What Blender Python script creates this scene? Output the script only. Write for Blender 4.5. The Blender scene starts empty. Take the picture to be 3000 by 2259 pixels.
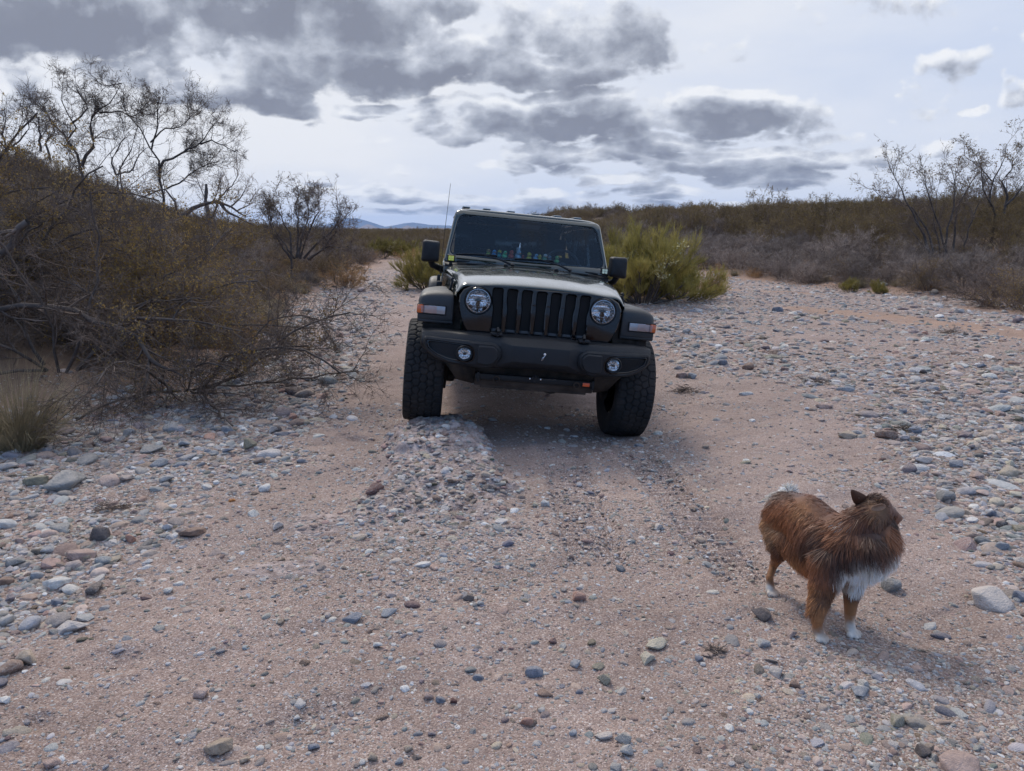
import bpy, bmesh, math, random
import numpy as np
from mathutils import Vector, Matrix, Euler
R = math.radians
SC = bpy.context.scene
COL = SC.collection

# ------------------------------------------------------------------ camera
CAMH, FPX = 1.62, 2150.0
PITCH = math.atan((1129.5 - 668) / FPX)
cd = bpy.data.cameras.new('camera'); cam = bpy.data.objects.new('camera', cd); COL.objects.link(cam)
cam.location = (0, 0, CAMH); cam.rotation_euler = (R(90) - PITCH, 0, 0)
cd.sensor_width = 36; cd.lens = 36 * FPX / 3000; cd.clip_start = 0.05; cd.clip_end = 60000
SC.camera = cam
SC.view_settings.view_transform = 'Standard'; SC.view_settings.look = 'None'
SC.view_settings.exposure = 0.30; SC.view_settings.gamma = 1.0
SC.render.engine = 'CYCLES'
SC.cycles.max_bounces = 5; SC.cycles.diffuse_bounces = 2; SC.cycles.glossy_bounces = 3
SC.cycles.transmission_bounces = 3; SC.cycles.transparent_max_bounces = 8; SC.cycles.volume_bounces = 0
SC.cycles.caustics_reflective = False; SC.cycles.caustics_refractive = False
SC.cycles.use_denoising = True
SC.cycles.sample_clamp_indirect = 4

def ray(px, py):
    u = (px - 1500) / FPX; v = (1129.5 - py) / FPX
    return np.array([u, math.cos(PITCH) + v * math.sin(PITCH), -math.sin(PITCH) + v * math.cos(PITCH)])
def at(px, py, y):                       # world point seen at that pixel at forward distance y
    d = ray(px, py); return Vector((d[0] / d[1] * y, y, CAMH + d[2] / d[1] * y))
def gnd(px, py, z=0.0):                  # where the sight line meets the level z
    d = ray(px, py); t = (z - CAMH) / d[2]
    return np.array([d[0] * t, d[1] * t])

# ------------------------------------------------------------------ node helper
class NT:
    def __init__(s, tree): s.t = tree; s.n = tree.nodes; s.l = tree.links
    def new(s, typ, ins=None, **kw):
        n = s.n.new(typ)
        for k, v in kw.items(): setattr(n, k, v)
        for k, v in (ins or {}).items():
            sock = n.inputs[k]
            if isinstance(v, bpy.types.NodeSocket): s.l.new(v, sock)
            else:
                try: sock.default_value = v
                except Exception: sock.default_value = tuple(v) + (1.0,)
        return n
    def m(s, op, a, b=None, c=None, clamp=False):
        ins = {0: a}
        if b is not None: ins[1] = b
        if c is not None: ins[2] = c
        return s.new('ShaderNodeMath', ins, operation=op, use_clamp=clamp).outputs[0]
    def vm(s, op, a, b=None):
        ins = {0: a}
        if b is not None: ins[1] = b
        n = s.new('ShaderNodeVectorMath', ins, operation=op)
        return n.outputs['Value'] if op in ('LENGTH', 'DOT_PRODUCT', 'DISTANCE') else n.outputs[0]
    def noise(s, vec, scale, detail=4, rough=.55, dist=0., dims='3D'):
        return s.new('ShaderNodeTexNoise', {'Vector': vec, 'Scale': scale, 'Detail': detail, 'Roughness': rough, 'Distortion': dist}, noise_dimensions=dims)
    def vor(s, vec, scale, feature='F1', rnd=1.0):
        return s.new('ShaderNodeTexVoronoi', {'Vector': vec, 'Scale': scale, 'Randomness': rnd}, feature=feature)
    def ramp(s, fac, stops, interp='LINEAR'):
        n = s.new('ShaderNodeValToRGB', {'Fac': fac}); cr = n.color_ramp; cr.interpolation = interp
        while len(cr.elements) < len(stops): cr.elements.new(0.5)
        for e, (p, c) in zip(cr.elements, stops):
            e.position = p; e.color = (c if isinstance(c, (tuple, list)) else (c, c, c)) + ((1,) if not isinstance(c, (tuple, list)) or len(c) == 3 else ())
        return n.outputs[0]
    def mix(s, fac, a, b, blend='MIX'):
        n = s.new('ShaderNodeMix', data_type='RGBA', blend_type=blend)
        for i, v in ((0, fac), (6, a), (7, b)):
            if isinstance(v, bpy.types.NodeSocket): s.l.new(v, n.inputs[i])
            else: n.inputs[i].default_value = v if i == 0 else (tuple(v) + (1,))[:4]
        return n.outputs[2]
    def mr(s, v, a, b, c=0., d=1., smooth=False):
        return s.new('ShaderNodeMapRange', {0: v, 1: a, 2: b, 3: c, 4: d}, interpolation_type='SMOOTHSTEP' if smooth else 'LINEAR').outputs[0]
    def xyz(s, x, y, z=0.):
        return s.new('ShaderNodeCombineXYZ', {0: x, 1: y, 2: z}).outputs[0]

# ------------------------------------------------------------------ sky and sun
SUN_EL, SUN_AZ = R(46), R(-22)          # azimuth from +Y towards +X
w = bpy.data.worlds.new('World'); SC.world = w; w.use_nodes = True
W = NT(w.node_tree); W.n.clear()
# cloud masses: (x, y, rx, ry, weight) on the sky, in thousandths of the panorama, turned into directions
LOBES = [(60,10,360,110,1.9),(330,10,300,90,1.5),(640,15,270,100,1.6),(470,95,150,45,.9),(830,135,330,66,1.4),(1130,158,300,40,1.35),(1345,85,115,110,1.0),
 (1190,75,150,70,.8),(930,12,115,36,1.15),(520,205,170,42,1.3),(765,232,56,24,1.1),(330,150,110,50,.55),
 (1220,252,270,52,1.35),(1570,252,155,52,1.4),(1740,266,50,32,1.0),(1005,290,80,26,.95),(950,242,100,44,.55),
 (1240,325,180,30,1.15),(1600,345,205,34,1.2),(1082,355,64,20,1.0),(1215,366,64,17,1.05),(1650,386,140,22,1.1),(1330,392,80,16,.95),(1500,300,330,16,.9),
 (860,420,100,18,1.0),(1200,425,105,20,1.0),(1000,432,66,12,.85),(1450,418,110,13,.9),(30,195,58,40,.95),(2080,112,110,48,.72),(2125,236,48,15,.8),(2045,320,52,17,.8),
 (1865,335,60,28,.62),(2205,205,28,56,.7),(1130,455,330,13,.8),(1560,445,260,13,.8),(690,408,66,8,.9),(665,380,28,7,.9),(900,455,150,10,.7)]
def uv_of(X, Y):
    d = ray(X * 1.3562, Y * 1.3562); return d[0] / d[1], d[2] / d[1]
g = bpy.data.node_groups.new('cloud_depth', 'ShaderNodeTree')
g.interface.new_socket('UV', in_out='INPUT', socket_type='NodeSocketVector')
g.interface.new_socket('Depth', in_out='OUTPUT', socket_type='NodeSocketFloat')
G = NT(g); gi = G.new('NodeGroupInput'); go = G.new('NodeGroupOutput')
sp = G.new('ShaderNodeSeparateXYZ', {0: gi.outputs[0]})
vv = G.m('MAXIMUM', sp.outputs[1], -.02)
q = G.m('DIVIDE', .41, G.m('ADD', vv, .13))
pc = G.xyz(G.m('MULTIPLY', sp.outputs[0], 1.5), G.m('MULTIPLY', G.m('LOGARITHM', G.m('ADD', vv, .10), math.e), .68), 0)
n1 = G.noise(pc, 5.5, 7, .62, 0.0, '2D')
n2 = G.noise(G.vm('ADD', pc, (7.3, 3.1, 0)), 3.2, 3, .6, 0, '2D')
vo = G.new('ShaderNodeTexVoronoi', {'Vector': G.vm('ADD', pc, G.vm('MULTIPLY', n2.outputs['Color'], (.12, .12, 0))), 'Scale': 11.0, 'Detail': 2.0, 'Roughness': .55, 'Smoothness': .5}, feature='SMOOTH_F1', voronoi_dimensions='2D')
off = G.vm('MULTIPLY', G.vm('SUBTRACT', n2.outputs['Color'], (.5, .5, .5)), G.xyz(G.m('DIVIDE', .22, q), G.m('DIVIDE', .09, q), 0))
uvw = G.vm('ADD', gi.outputs[0], off)
cur = None
for (X, Y, rx, ry, wt) in LOBES:
    u0, v0 = uv_of(X, Y); u1, v1 = uv_of(X + rx, Y - ry)
    d = G.vm('MULTIPLY', G.vm('SUBTRACT', uvw, (u0, v0, 0)), (1 / (u1 - u0), 1 / (v1 - v0), 0))
    e = G.m('MULTIPLY_ADD', G.vm('DOT_PRODUCT', d, d), -wt * .9, wt * 1.05)
    cur = e if cur is None else G.new('ShaderNodeMath', {0: cur, 1: e, 2: .12}, operation='SMOOTH_MAX').outputs[0]
cur = G.m('MAXIMUM', cur, -.42)
n1d = G.m('ADD', G.m('MULTIPLY', G.m('SUBTRACT', n1.outputs[0], .5), 3.4), G.m('MULTIPLY', G.m('SUBTRACT', .42, vo.outputs['Distance']), .85))
G.l.new(G.m('ADD', G.m('ADD', cur, .26), n1d), go.inputs[0])

tc = W.new('ShaderNodeTexCoord').outputs['Generated']
s3 = W.new('ShaderNodeSeparateXYZ', {0: tc})
dy = W.m('MAXIMUM', s3.outputs[1], .25)
UV = W.xyz(W.m('DIVIDE', s3.outputs[0], dy), W.m('DIVIDE', s3.outputs[2], dy), 0)
def grp(v):
    n = W.new('ShaderNodeGroup'); n.node_tree = g; W.l.new(v, n.inputs[0]); return n.outputs[0]
VV = W.mr(W.m('DIVIDE', s3.outputs[2], dy), .31, .5, .06, -.75)
D0 = W.m('ADD', grp(UV), VV); D1 = W.m('ADD', grp(W.vm('ADD', UV, (-.008, .014, 0))), VV)
# sky away from the photographed part: loose generic cloud
gn = W.noise(tc, 2.6, 7, .6); back = W.m('MULTIPLY_ADD', gn.outputs[0], 4.0, -2.25)
front = W.mr(W.m('SUBTRACT', s3.outputs[1], W.m('MULTIPLY', s3.outputs[2], .8)), .22, .5, 0, 1, True)
D0 = W.m('ADD', W.m('MULTIPLY', D0, front), W.m('MULTIPLY', back, W.m('SUBTRACT', 1, front)))
D1 = W.m('ADD', W.m('MULTIPLY', D1, front), W.m('MULTIPLY', back, W.m('SUBTRACT', 1, front)))
mask = W.mr(D0, -.12, .62, 0, 1, True)
slope = W.m('MULTIPLY', W.m('SUBTRACT', D1, D0), .52)
lit = W.m('ADD', W.m('ADD', W.m('MULTIPLY', W.mr(D0, -.05, 1.75), .92), slope), .19, clamp=True)
fine = W.noise(tc, 11, 5, .6)
lit = W.m('ADD', lit, W.m('MULTIPLY', W.m('SUBTRACT', fine.outputs[0], .5), .55), clamp=True)
ccol = W.ramp(lit, [(0, (.93, .945, .98)), (.18, (.80, .83, .89)), (.42, (.57, .605, .69)), (.72, (.37, .40, .475)), (1, (.26, .28, .345))])
cir = W.noise(W.vm('MULTIPLY', tc, (1.3, 1.3, 5)), 1.6, 6, .55)
veil = W.m('ADD', W.m('MULTIPLY', cir.outputs[0], 1.5), W.m('MULTIPLY', s3.outputs[0], -.45), clamp=True)
veil = W.m('MULTIPLY', veil, W.mr(s3.outputs[2], .75, .35, .35, 1.0))
sky = W.new('ShaderNodeTexSky', sky_type='NISHITA', sun_disc=False, sun_elevation=SUN_EL, sun_rotation=SUN_AZ, air_density=1.0, dust_density=.6, ozone_density=1.5)
pale = W.mix(veil, (4.4, 5.2, 6.9), (6.9, 7.05, 7.4))
Vs = W.m('DIVIDE', s3.outputs[2], dy)
inview = W.m('MULTIPLY', W.mr(Vs, .32, .48, 1, 0, True), W.mr(s3.outputs[1], .1, .35, 0, 1, True))
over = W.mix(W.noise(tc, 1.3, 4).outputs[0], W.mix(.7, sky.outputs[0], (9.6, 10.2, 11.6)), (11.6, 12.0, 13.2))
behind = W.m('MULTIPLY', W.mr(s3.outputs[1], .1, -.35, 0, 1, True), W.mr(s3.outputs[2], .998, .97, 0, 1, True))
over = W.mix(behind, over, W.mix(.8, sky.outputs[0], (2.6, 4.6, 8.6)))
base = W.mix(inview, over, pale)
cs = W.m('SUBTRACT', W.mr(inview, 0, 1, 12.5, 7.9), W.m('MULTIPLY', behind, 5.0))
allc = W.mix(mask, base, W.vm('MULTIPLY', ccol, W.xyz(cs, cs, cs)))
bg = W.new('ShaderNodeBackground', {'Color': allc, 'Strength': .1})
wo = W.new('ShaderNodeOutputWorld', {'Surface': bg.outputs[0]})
w.cycles.sampling_method = 'MANUAL'; w.cycles.sample_map_resolution = 512

sd = bpy.data.lights.new('sun', 'SUN'); sun = bpy.data.objects.new('sun', sd); COL.objects.link(sun)
sd.energy = 2.0; sd.angle = R(12); sd.color = (1, .93, .82)
sdir = Vector((math.sin(SUN_AZ) * math.cos(SUN_EL), math.cos(SUN_AZ) * math.cos(SUN_EL), math.sin(SUN_EL)))
sun.rotation_euler = sdir.to_track_quat('Z', 'Y').to_euler()

# ------------------------------------------------------------------ tagging and mesh helpers
def tag(o, label=None, cat=None, group=None, kind=None):
    if label: o['label'] = label
    if cat: o['category'] = cat
    if group: o['group'] = group
    if kind: o['kind'] = kind
    return o
def empty(name, loc=(0, 0, 0), rot=(0, 0, 0)):
    o = bpy.data.objects.new(name, None); COL.objects.link(o); o.location = loc; o.rotation_euler = rot; o.empty_display_size = .1
    return o
def link(name, me, parent=None, mat=None):
    o = bpy.data.objects.new(name, me); COL.objects.link(o)
    if parent is not None: o.parent = parent
    if mat is not None and not len(me.materials): me.materials.append(mat)
    return o
def npmesh(name, V, F, smooth=True):
    """V (n,3); F: one (m,k) int array or a list of them"""
    V = np.asarray(V, np.float32); Fs = F if isinstance(F, list) else [F]
    Fs = [np.asarray(f, np.int32) for f in Fs if len(f)]
    me = bpy.data.meshes.new(name); me.vertices.add(len(V)); me.vertices.foreach_set('co', V.ravel())
    lt = np.concatenate([np.full(len(f), f.shape[1], np.int32) for f in Fs]); ls = np.concatenate([[0], np.cumsum(lt)[:-1]]).astype(np.int32)
    me.loops.add(int(lt.sum())); me.loops.foreach_set('vertex_index', np.concatenate([f.ravel() for f in Fs]))
    me.polygons.add(len(lt)); me.polygons.foreach_set('loop_start', ls); me.polygons.foreach_set('loop_total', lt)
    if smooth: me.polygons.foreach_set('use_smooth', np.ones(len(lt), bool))
    me.update(calc_edges=True); return me
def attr(me, name, data, typ='FLOAT', dom='POINT'):
    a = me.attributes.new(name, typ, dom)
    a.data.foreach_set('color' if 'COLOR' in typ else ('vector' if typ == 'FLOAT_VECTOR' else 'value'), np.asarray(data, np.float32).ravel())
def vnoise(x, y, seed=0):
    """smooth value noise, about -1..1"""
    xi = np.floor(x).astype(np.int64); yi = np.floor(y).astype(np.int64); fx = x - xi; fy = y - yi
    fx = fx * fx * (3 - 2 * fx); fy = fy * fy * (3 - 2 * fy)
    def h(a, b):
        n = (a * 374761393 + b * 668265263 + seed * 974711) & 0x7fffffff
        n = ((n ^ (n >> 13)) * 1274126177) & 0x7fffffff
        return ((n ^ (n >> 16)) & 0xffff) / 32767.5 - 1
    return (h(xi, yi) * (1 - fx) + h(xi + 1, yi) * fx) * (1 - fy) + (h(xi, yi + 1) * (1 - fx) + h(xi + 1, yi + 1) * fx) * fy
def fbm(x, y, o=4, seed=0, g=.5):
    s = 0; a = 1; t = 0
    for i in range(o):
        s = s + a * vnoise(x, y, seed + i); t += a; a *= g; x = x * 2.03 + 17.1; y = y * 2.03 + 5.7
    return s / t
def sstep(a, b, x):
    t = np.clip((x - a) / (b - a), 0, 1); return t * t * (3 - 2 * t)
def mat_new(name):
    m = bpy.data.materials.new(name); m.use_nodes = True; t = NT(m.node_tree); t.n.clear()
    return m, t
def finish(t, bsdf, disp=None):
    o = t.new('ShaderNodeOutputMaterial', {'Surface': bsdf})
def principled(t, **kw):
    return t.new('ShaderNodeBsdfPrincipled', {k.replace('_', ' '): v for k, v in kw.items()})

# ------------------------------------------------------------------ the jeep's pose
JT = Vector((.076, 6.184, -.062)); JR = Euler((R(-1.1), R(5.53), R(4.79)), 'XYZ').to_matrix()
def jw(x, y, z): return JT + JR @ Vector((x, y, z))

# ------------------------------------------------------------------ terrain
WASH = np.array([(-40,-25),(-9,-2),(-5.6,3),(-4.3,5.4),(-3.5,6.6),(-3.3,8.5),(-4,12),(-5,17),(-5.5,24),(-6,30),(-7.2,42),(-7,47),(-4.4,47),(-4.2,38),(-3.7,28),
 (-2.9,22.5),(-1,19.5),(1,18.6),(3.3,17.6),(4.5,19.5),(4.9,24),(5.6,31),(6.6,31),(7.4,24.5),(9.5,19),(11.2,16.2),(16,10),(25,3),(45,-25)], float)
def wash_dist(x, y):
    """signed distance to the edge of the wash: negative inside"""
    best = np.full(x.shape, 1e9); inside = np.zeros(x.shape, bool); n = len(WASH)
    for i in range(n):
        ax, ay = WASH[i]; bx, by = WASH[(i + 1) % n]; ex, ey = bx - ax, by - ay
        t = np.clip(((x - ax) * ex + (y - ay) * ey) / (ex * ex + ey * ey), 0, 1)
        best = np.minimum(best, np.hypot(x - ax - t * ex, y - ay - t * ey))
        c = (ay > y) != (by > y)
        with np.errstate(divide='ignore', invalid='ignore'):
            inside ^= c & (x < (bx - ax) * (y - ay) / (by - ay + 1e-12) + ax)
    return np.where(inside, -best, best)
def terrain0(x, y):
    d = wash_dist(x, y) + .5 * fbm(x * .5, y * .5, 3, 5)
    do = np.maximum(d, 0)
    left = 1 / (1 + np.exp((x + 4.2 + .05 * np.maximum(y - 20, 0)) / 1.2))
    fade = np.exp(-np.maximum(y - 35, 0) / 40)
    hl = 8 * (1 - np.exp(-.40 * np.maximum(do - .8, 0) / 8)) * fade
    xr = sstep(-6, 9, x - .0 * y)
    hr = 3.3 * (1 - np.exp(-.15 * np.maximum(do - .5, 0) / 3.3)) * (.25 + .75 * xr)
    hr = hr * (1 - .95 * sstep(.02, -.06, x / np.maximum(y, 5)))
    hl = hl * (1 - .62 * sstep(12, 26, y) * sstep(-.66, -.34, x / np.maximum(y, 5)))
    hl = hl * (1 - sstep(22, 40, y) * (1 - sstep(-.19, -.36, x / np.maximum(y, 5))))
    h = left * hl + (1 - left) * hr
    far = sstep(120, 500, y)
    h = h * (1 - far)
    h = h + sstep(-.1, .5, d) * (.10 + .05 * fbm(x * 1.3, y * 1.3, 3, 9))          # soil bench at the edge
    h = h + .035 * fbm(x * .35, y * .35, 3, 1) + .016 * fbm(x * 1.7, y * 1.7, 3, 2)
    h = h + .12 * sstep(15, 60, y) * fbm(x * .2, y * .2, 3, 4)
    return h, d
def rockmask(x, y, flat=False):
    """pale conglomerate hump in front of the left wheel"""
    cx = -.62 + .10 * (5.9 - y); t = (5.95 - y)
    wdt = .36 + .10 * t
    r = np.abs(x - cx + .07 * vnoise(x * 5, y * 5, 31)) / wdt
    m = (1 - sstep(.55, 1.05, r)) * sstep(6.35, 5.9, y) * sstep(3.25, 4.4, y)
    for (px, py, rx, ry) in ((930, 1535, .20, .13), (830, 1660, .22, .13)) if flat else ():
        gx, gy = gnd(px, py)
        m = np.maximum(m, 1 - sstep(.7, 1.1, np.hypot((x - gx) / rx, (y - gy) / ry) + .25 * vnoise(x * 7, y * 7, 3)))
    return m
RKH = .15
WHEELS = [(-.84, -.03, 0), (.86, -.05, 0), (-.84, 2.97, 0), (.86, 2.97, 0)]
WP = [jw(*p) for p in WHEELS]
SG = [.55, .75, .9, .9]
def _rbf():
    A = np.array([[math.exp(-((a.x - b.x) ** 2 + (a.y - b.y) ** 2) / (2 * SG[j] ** 2)) for j, b in enumerate(WP)] for a in WP])
    tgt = [float(p.z + .012 - terrain0(np.array([p.x]), np.array([p.y]))[0][0] - RKH * rockmask(np.array([p.x]), np.array([p.y]))[0]) for p in WP]
    return np.linalg.solve(A, np.array(tgt))
RB = _rbf()
TRK = [(gnd(1630, 1290), gnd(1760, 1680), .17), (gnd(1840, 1300), gnd(2230, 1740), .16)]
def terrain(x, y, fine=True):
    x = np.asarray(x, float); y = np.asarray(y, float)
    h, d = terrain0(x, y)
    for j, p in enumerate(WP):
        h = h + RB[j] * np.exp(-((x - p.x) ** 2 + (y - p.y) ** 2) / (2 * SG[j] ** 2))
    rm = rockmask(x, y); h = h + RKH * rm * (.25 + .75 * sstep(3.7, 5.5, y))
    if fine:
        wp = np.exp(-((x - WP[0].x) ** 2 + (y - WP[0].y) ** 2) / .06)
        h = h + rm * (.055 * fbm(x * 7, y * 7, 4, 12, .65) * (1 - wp) - .03 * np.abs(fbm(x * 4, y * 4, 3, 17)) * (1 - wp) + .012 * np.abs(fbm(x * 14, y * 14, 3, 14)))
        nr = np.exp(-np.maximum(np.hypot(x, y) - 10, 0) / 8)
        h = h + nr * (.007 * fbm(x * 6, y * 6, 3, 6) + .003 * vnoise(x * 22, y * 22, 8))
        ang_ = math.radians(28); uu = x * math.cos(ang_) + y * math.sin(ang_); vv_ = -x * math.sin(ang_) + y * math.cos(ang_)
        h = h + nr * (.022 * fbm(uu * .9, vv_ * 3.6, 3, 61) + .010 * np.abs(fbm(uu * 2.2, vv_ * 8, 3, 63)))
        # footprints and scuffs in the sand
        for (px, py, r, dp) in ((985, 1240, .07, .03), (1010, 1265, .06, .028), (1050, 1275, .08, .03), (300, 1965, .10, .02), (390, 1945, .08, .015), (110, 2140, .05, .02), (2010, 1135, .07, .025), (1180, 1230, .07, .02)):
            gx, gy = gnd(px, py); r2 = ((x - gx) ** 2 + (y - gy) ** 2) / r ** 2
            h = h - dp * np.exp(-r2) + dp * .5 * np.exp(-(r2 - 1.8) ** 2)
        for a, b, wd in TRK:                                                       # tyre track with tread bars
            ex, ey = b - a; L = math.hypot(ex, ey); ex /= L; ey /= L
            s = (x - a[0]) * ex + (y - a[1]) * ey; c = (x - a[0]) * -ey + (y - a[1]) * ex
            m = sstep(0, .15, s) * (1 - sstep(L - .25, L, s)) * (1 - sstep(wd * .75, wd, np.abs(c)))
            h = h - m * (.014 + .010 * np.sin(s * 2 * math.pi / .055 + 1.4 * np.abs(np.sin(c * 22))))
            h = h + .014 * sstep(0, .15, s) * (1 - sstep(L - .25, L, s)) * np.exp(-((np.abs(c) - wd * 1.15) / .04) ** 2)
    return h
def tz(x, y): return float(terrain(np.array([x]), np.array([y]))[0])
# zone masks --------------------------------------------------------
def seg_side(x, y, pts):
    """>0 to the right of a polyline given by image pixels, in metres"""
    P = [gnd(*p) for p in pts]; out = np.full(x.shape, 1e9); sg = np.zeros(x.shape)
    for a, b in zip(P[:-1], P[1:]):
        e = b - a; L2 = (e ** 2).sum(); t = np.clip(((x - a[0]) * e[0] + (y - a[1]) * e[1]) / L2, 0, 1)
        dd = np.hypot(x - a[0] - t * e[0], y - a[1] - t * e[1]); cr = (x - a[0]) * e[1] - (y - a[1]) * e[0]
        sg = np.where(dd < out, np.sign(cr), sg); out = np.minimum(out, dd)
    return out * sg
EDGE_L = [(-900, 2400), (0, 2030), (260, 1900), (520, 1740), (700, 1520), (930, 1330), (960, 1200), (1130, 1100), (1180, 900), (1230, 860)]
EDGE_R = [(3300, 2100), (2900, 1700), (2700, 1520), (2560, 1330), (2450, 1210), (2200, 1120), (1930, 1050), (1800, 900)]
def zones(x, y):
    """share of cobble cover, gravel cover, bare soil"""
    n = fbm(x * 1.1, y * 1.1, 3, 21); n2 = fbm(x * .45, y * .45, 3, 22); n3 = fbm(x * 2.8, y * 2.8, 3, 24)
    dl = seg_side(x, y, EDGE_L); dr = seg_side(x, y, EDGE_R)
    cobL = sstep(-.15, .55, -dl + .25 * n); cobR = sstep(-.15, .5, dr + .25 * n)
    cob = np.maximum(cobL, cobR)
    # a smooth gravelly tongue on the right and the orange silt strip beyond it
    gx, gy = gnd(2560, 1010); tongue = np.exp(-(((x - gx) * .9 + (y - gy) * .25) / 1.5) ** 2 - (((y - gy) * .9 - (x - gx) * .3) / 1.3) ** 2)
    cob = cob * (1 - .7 * tongue)
    silt = np.zeros(x.shape)
    for (a, b, wd) in (((2380, 905), (3050, 985), .8), ((2050, 842), (2400, 862), .3), ((2900, 905), (3100, 925), .6)):
        A = gnd(*a); B = gnd(*b); e = B - A; t = np.clip(((x - A[0]) * e[0] + (y - A[1]) * e[1]) / (e ** 2).sum(), 0, 1)
        silt = np.maximum(silt, 1 - sstep(.4, 1.2, (np.hypot(x - A[0] - t * e[0], y - A[1] - t * e[1]) + .4 * n) / wd))
    cob = cob * (1 - .85 * silt) * (1 - .55 * sstep(.15, .5, n2))
    gA = gnd(1280, 1560); gB = gnd(1500, 1680)
    grav = np.maximum(np.exp(-((x - gA[0]) / .85) ** 2 - ((y - gA[1]) / .75) ** 2), .6 * sstep(.0, .4, n + .3 * n3))
    gC = gnd(2650, 2100); grav = np.maximum(grav, .8 * np.exp(-((x - gC[0]) / .5) ** 2 - ((y - gC[1]) / .5) ** 2))
    d = wash_dist(x, y); soil = sstep(-.9, .3, d + .5 * n)
    farw = sstep(26, 32, y) * sstep(-3, -4, x)
    cob = cob * (1 - .8 * farw)
    return cob * (1 - sstep(-.3, .6, d)), grav, np.maximum(soil, silt * .9), d

def build_ground():
    # rows thicken towards the camera, columns spread with distance: one sheet out to the horizon
    ys = np.concatenate([np.linspace(-12, .8, 30)[:-1], .8 + np.cumsum(np.concatenate([np.full(330, .017), .017 * 1.0155 ** np.arange(1, 560)]))])
    ys = ys[ys < 9000]; ys = np.append(ys, [9600.])
    s = np.linspace(-1, 1, 620); s = np.sign(s) * (np.abs(s) * .55 + np.abs(s) ** 4 * .75)
    Y, S = np.meshgrid(ys, s, indexing='ij')
    X = S * (3.2 + np.maximum(Y, 0) * .95)
    Z = terrain(X, Y)
    V = np.stack([X, Y, Z], -1).reshape(-1, 3)
    r, c = Y.shape; idx = np.arange(r * c).reshape(r, c)
    F = np.stack([idx[:-1, :-1], idx[:-1, 1:], idx[1:, 1:], idx[1:, :-1]], -1).reshape(-1, 4)
    me = npmesh('dry_wash_ground', V, F)
    cob, grav, soil, d = zones(X.ravel(), Y.ravel())
    attr(me, 'cobble', cob); attr(me, 'gravel', grav); attr(me, 'soil', soil); attr(me, 'bank', sstep(-.2, 2.5, d)); attr(me, 'rock', rockmask(X.ravel(), Y.ravel(), True))
    m, t = mat_new('dry_wash_ground')
    P = t.new('ShaderNodeNewGeometry').outputs['Position']
    A = lambda n: t.new('ShaderNodeAttribute', attribute_name=n).outputs['Fac']
    sp = t.new('ShaderNodeSeparateXYZ', {0: P}); P2 = t.xyz(sp.outputs[0], sp.outputs[1], t.m('MULTIPLY', sp.outputs[2], .5))
    big = t.noise(P2, .7, 5, .6); mid = t.noise(P2, 5, 5, .6)
    wv = t.vm('ADD', P2, t.vm('MULTIPLY', t.vm('SUBTRACT', t.noise(P2, 60, 2).outputs['Color'], (.5, .5, .5)), (.012, .012, .012)))
    g1 = t.vor(wv, 210); g2 = t.vor(wv, 95); g3 = t.vor(wv, 42); g4 = t.vor(wv, 20)
    def cellcol(v, stops):
        s_ = t.new('ShaderNodeSeparateColor', {0: v.outputs['Color']}); return t.ramp(s_.outputs[0], stops), s_.outputs[1], s_.outputs[2]
    PAL = [(0, (.10, .075, .065)), (.2, (.20, .145, .12)), (.45, (.31, .225, .185)), (.62, (.34, .27, .235)), (.78, (.26, .26, .28)), (.9, (.45, .37, .32)), (1, (.60, .55, .52))]
    c1, a1, _ = cellcol(g1, [(0, (.045, .032, .027)), (.22, (.155, .11, .09)), (.55, (.28, .203, .17)), (.82, (.40, .31, .265)), (1, (.70, .63, .58))])
    c2, a2, _ = cellcol(g2, PAL); c3, a3, _ = cellcol(g3, PAL); c4, a4, _ = cellcol(g4, PAL)
    sand = t.mix(t.mr(big.outputs[0], .35, .65), (.245, .172, .145), (.305, .225, .195))
    col = t.mix(t.m('ADD', .42, t.m('MULTIPLY', A('gravel'), .3), clamp=True), sand, c1)
    # how much of each grain size shows
    gv = t.m('ADD', t.m('MULTIPLY', A('gravel'), .55), t.m('MULTIPLY', A('cobble'), .5))
    thr2 = t.m('ADD', .16, t.m('ADD', t.m('MULTIPLY', gv, .6), t.m('MULTIPLY', t.m('SUBTRACT', mid.outputs[0], .5), .9)))
    k2 = t.m('MULTIPLY', t.m('LESS_THAN', a2, thr2), t.m('LESS_THAN', g2.outputs['Distance'], .42))
    col = t.mix(t.m('MULTIPLY', k2, .9), col, c2)
    k3 = t.m('MULTIPLY', t.m('LESS_THAN', a3, t.m('MULTIPLY', gv, .75)), t.m('LESS_THAN', g3.outputs['Distance'], .40))
    col = t.mix(t.m('MULTIPLY', k3, .9), col, c3)
    k4 = t.m('MULTIPLY', t.m('LESS_THAN', a4, t.m('MULTIPLY', A('cobble'), .7)), t.m('LESS_THAN', g4.outputs['Distance'], .42))
    col = t.mix(t.m('MULTIPLY', k4, .9), col, c4)
    soilc = t.mix(mid.outputs[0], (.25, .148, .098), (.345, .225, .16))
    col = t.mix(t.m('MULTIPLY', t.m('MULTIPLY', A('soil'), t.mr(big.outputs[0], .3, .6, .5, 1)), .85), col, soilc)
    rockc = t.mix(t.mr(t.noise(P2, 16, 6, .7).outputs[0], .35, .65), (.18, .125, .105), (.56, .455, .42))
    col = t.mix(t.m('MULTIPLY', A('rock'), t.m('SUBTRACT', .9, t.m('MULTIPLY', k3, .6))), col, rockc)
    bankc = t.mix(t.noise(P, 1.2, 6, .65).outputs[0], (.075, .055, .042), (.19, .13, .085))
    col = t.mix(A('bank'), col, bankc)
    col = t.vm('MULTIPLY', col, t.xyz(*[t.mr(t.noise(P2, 1.3, 7, .68).outputs[0], .3, .7, .78, 1.16)] * 3))
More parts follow.
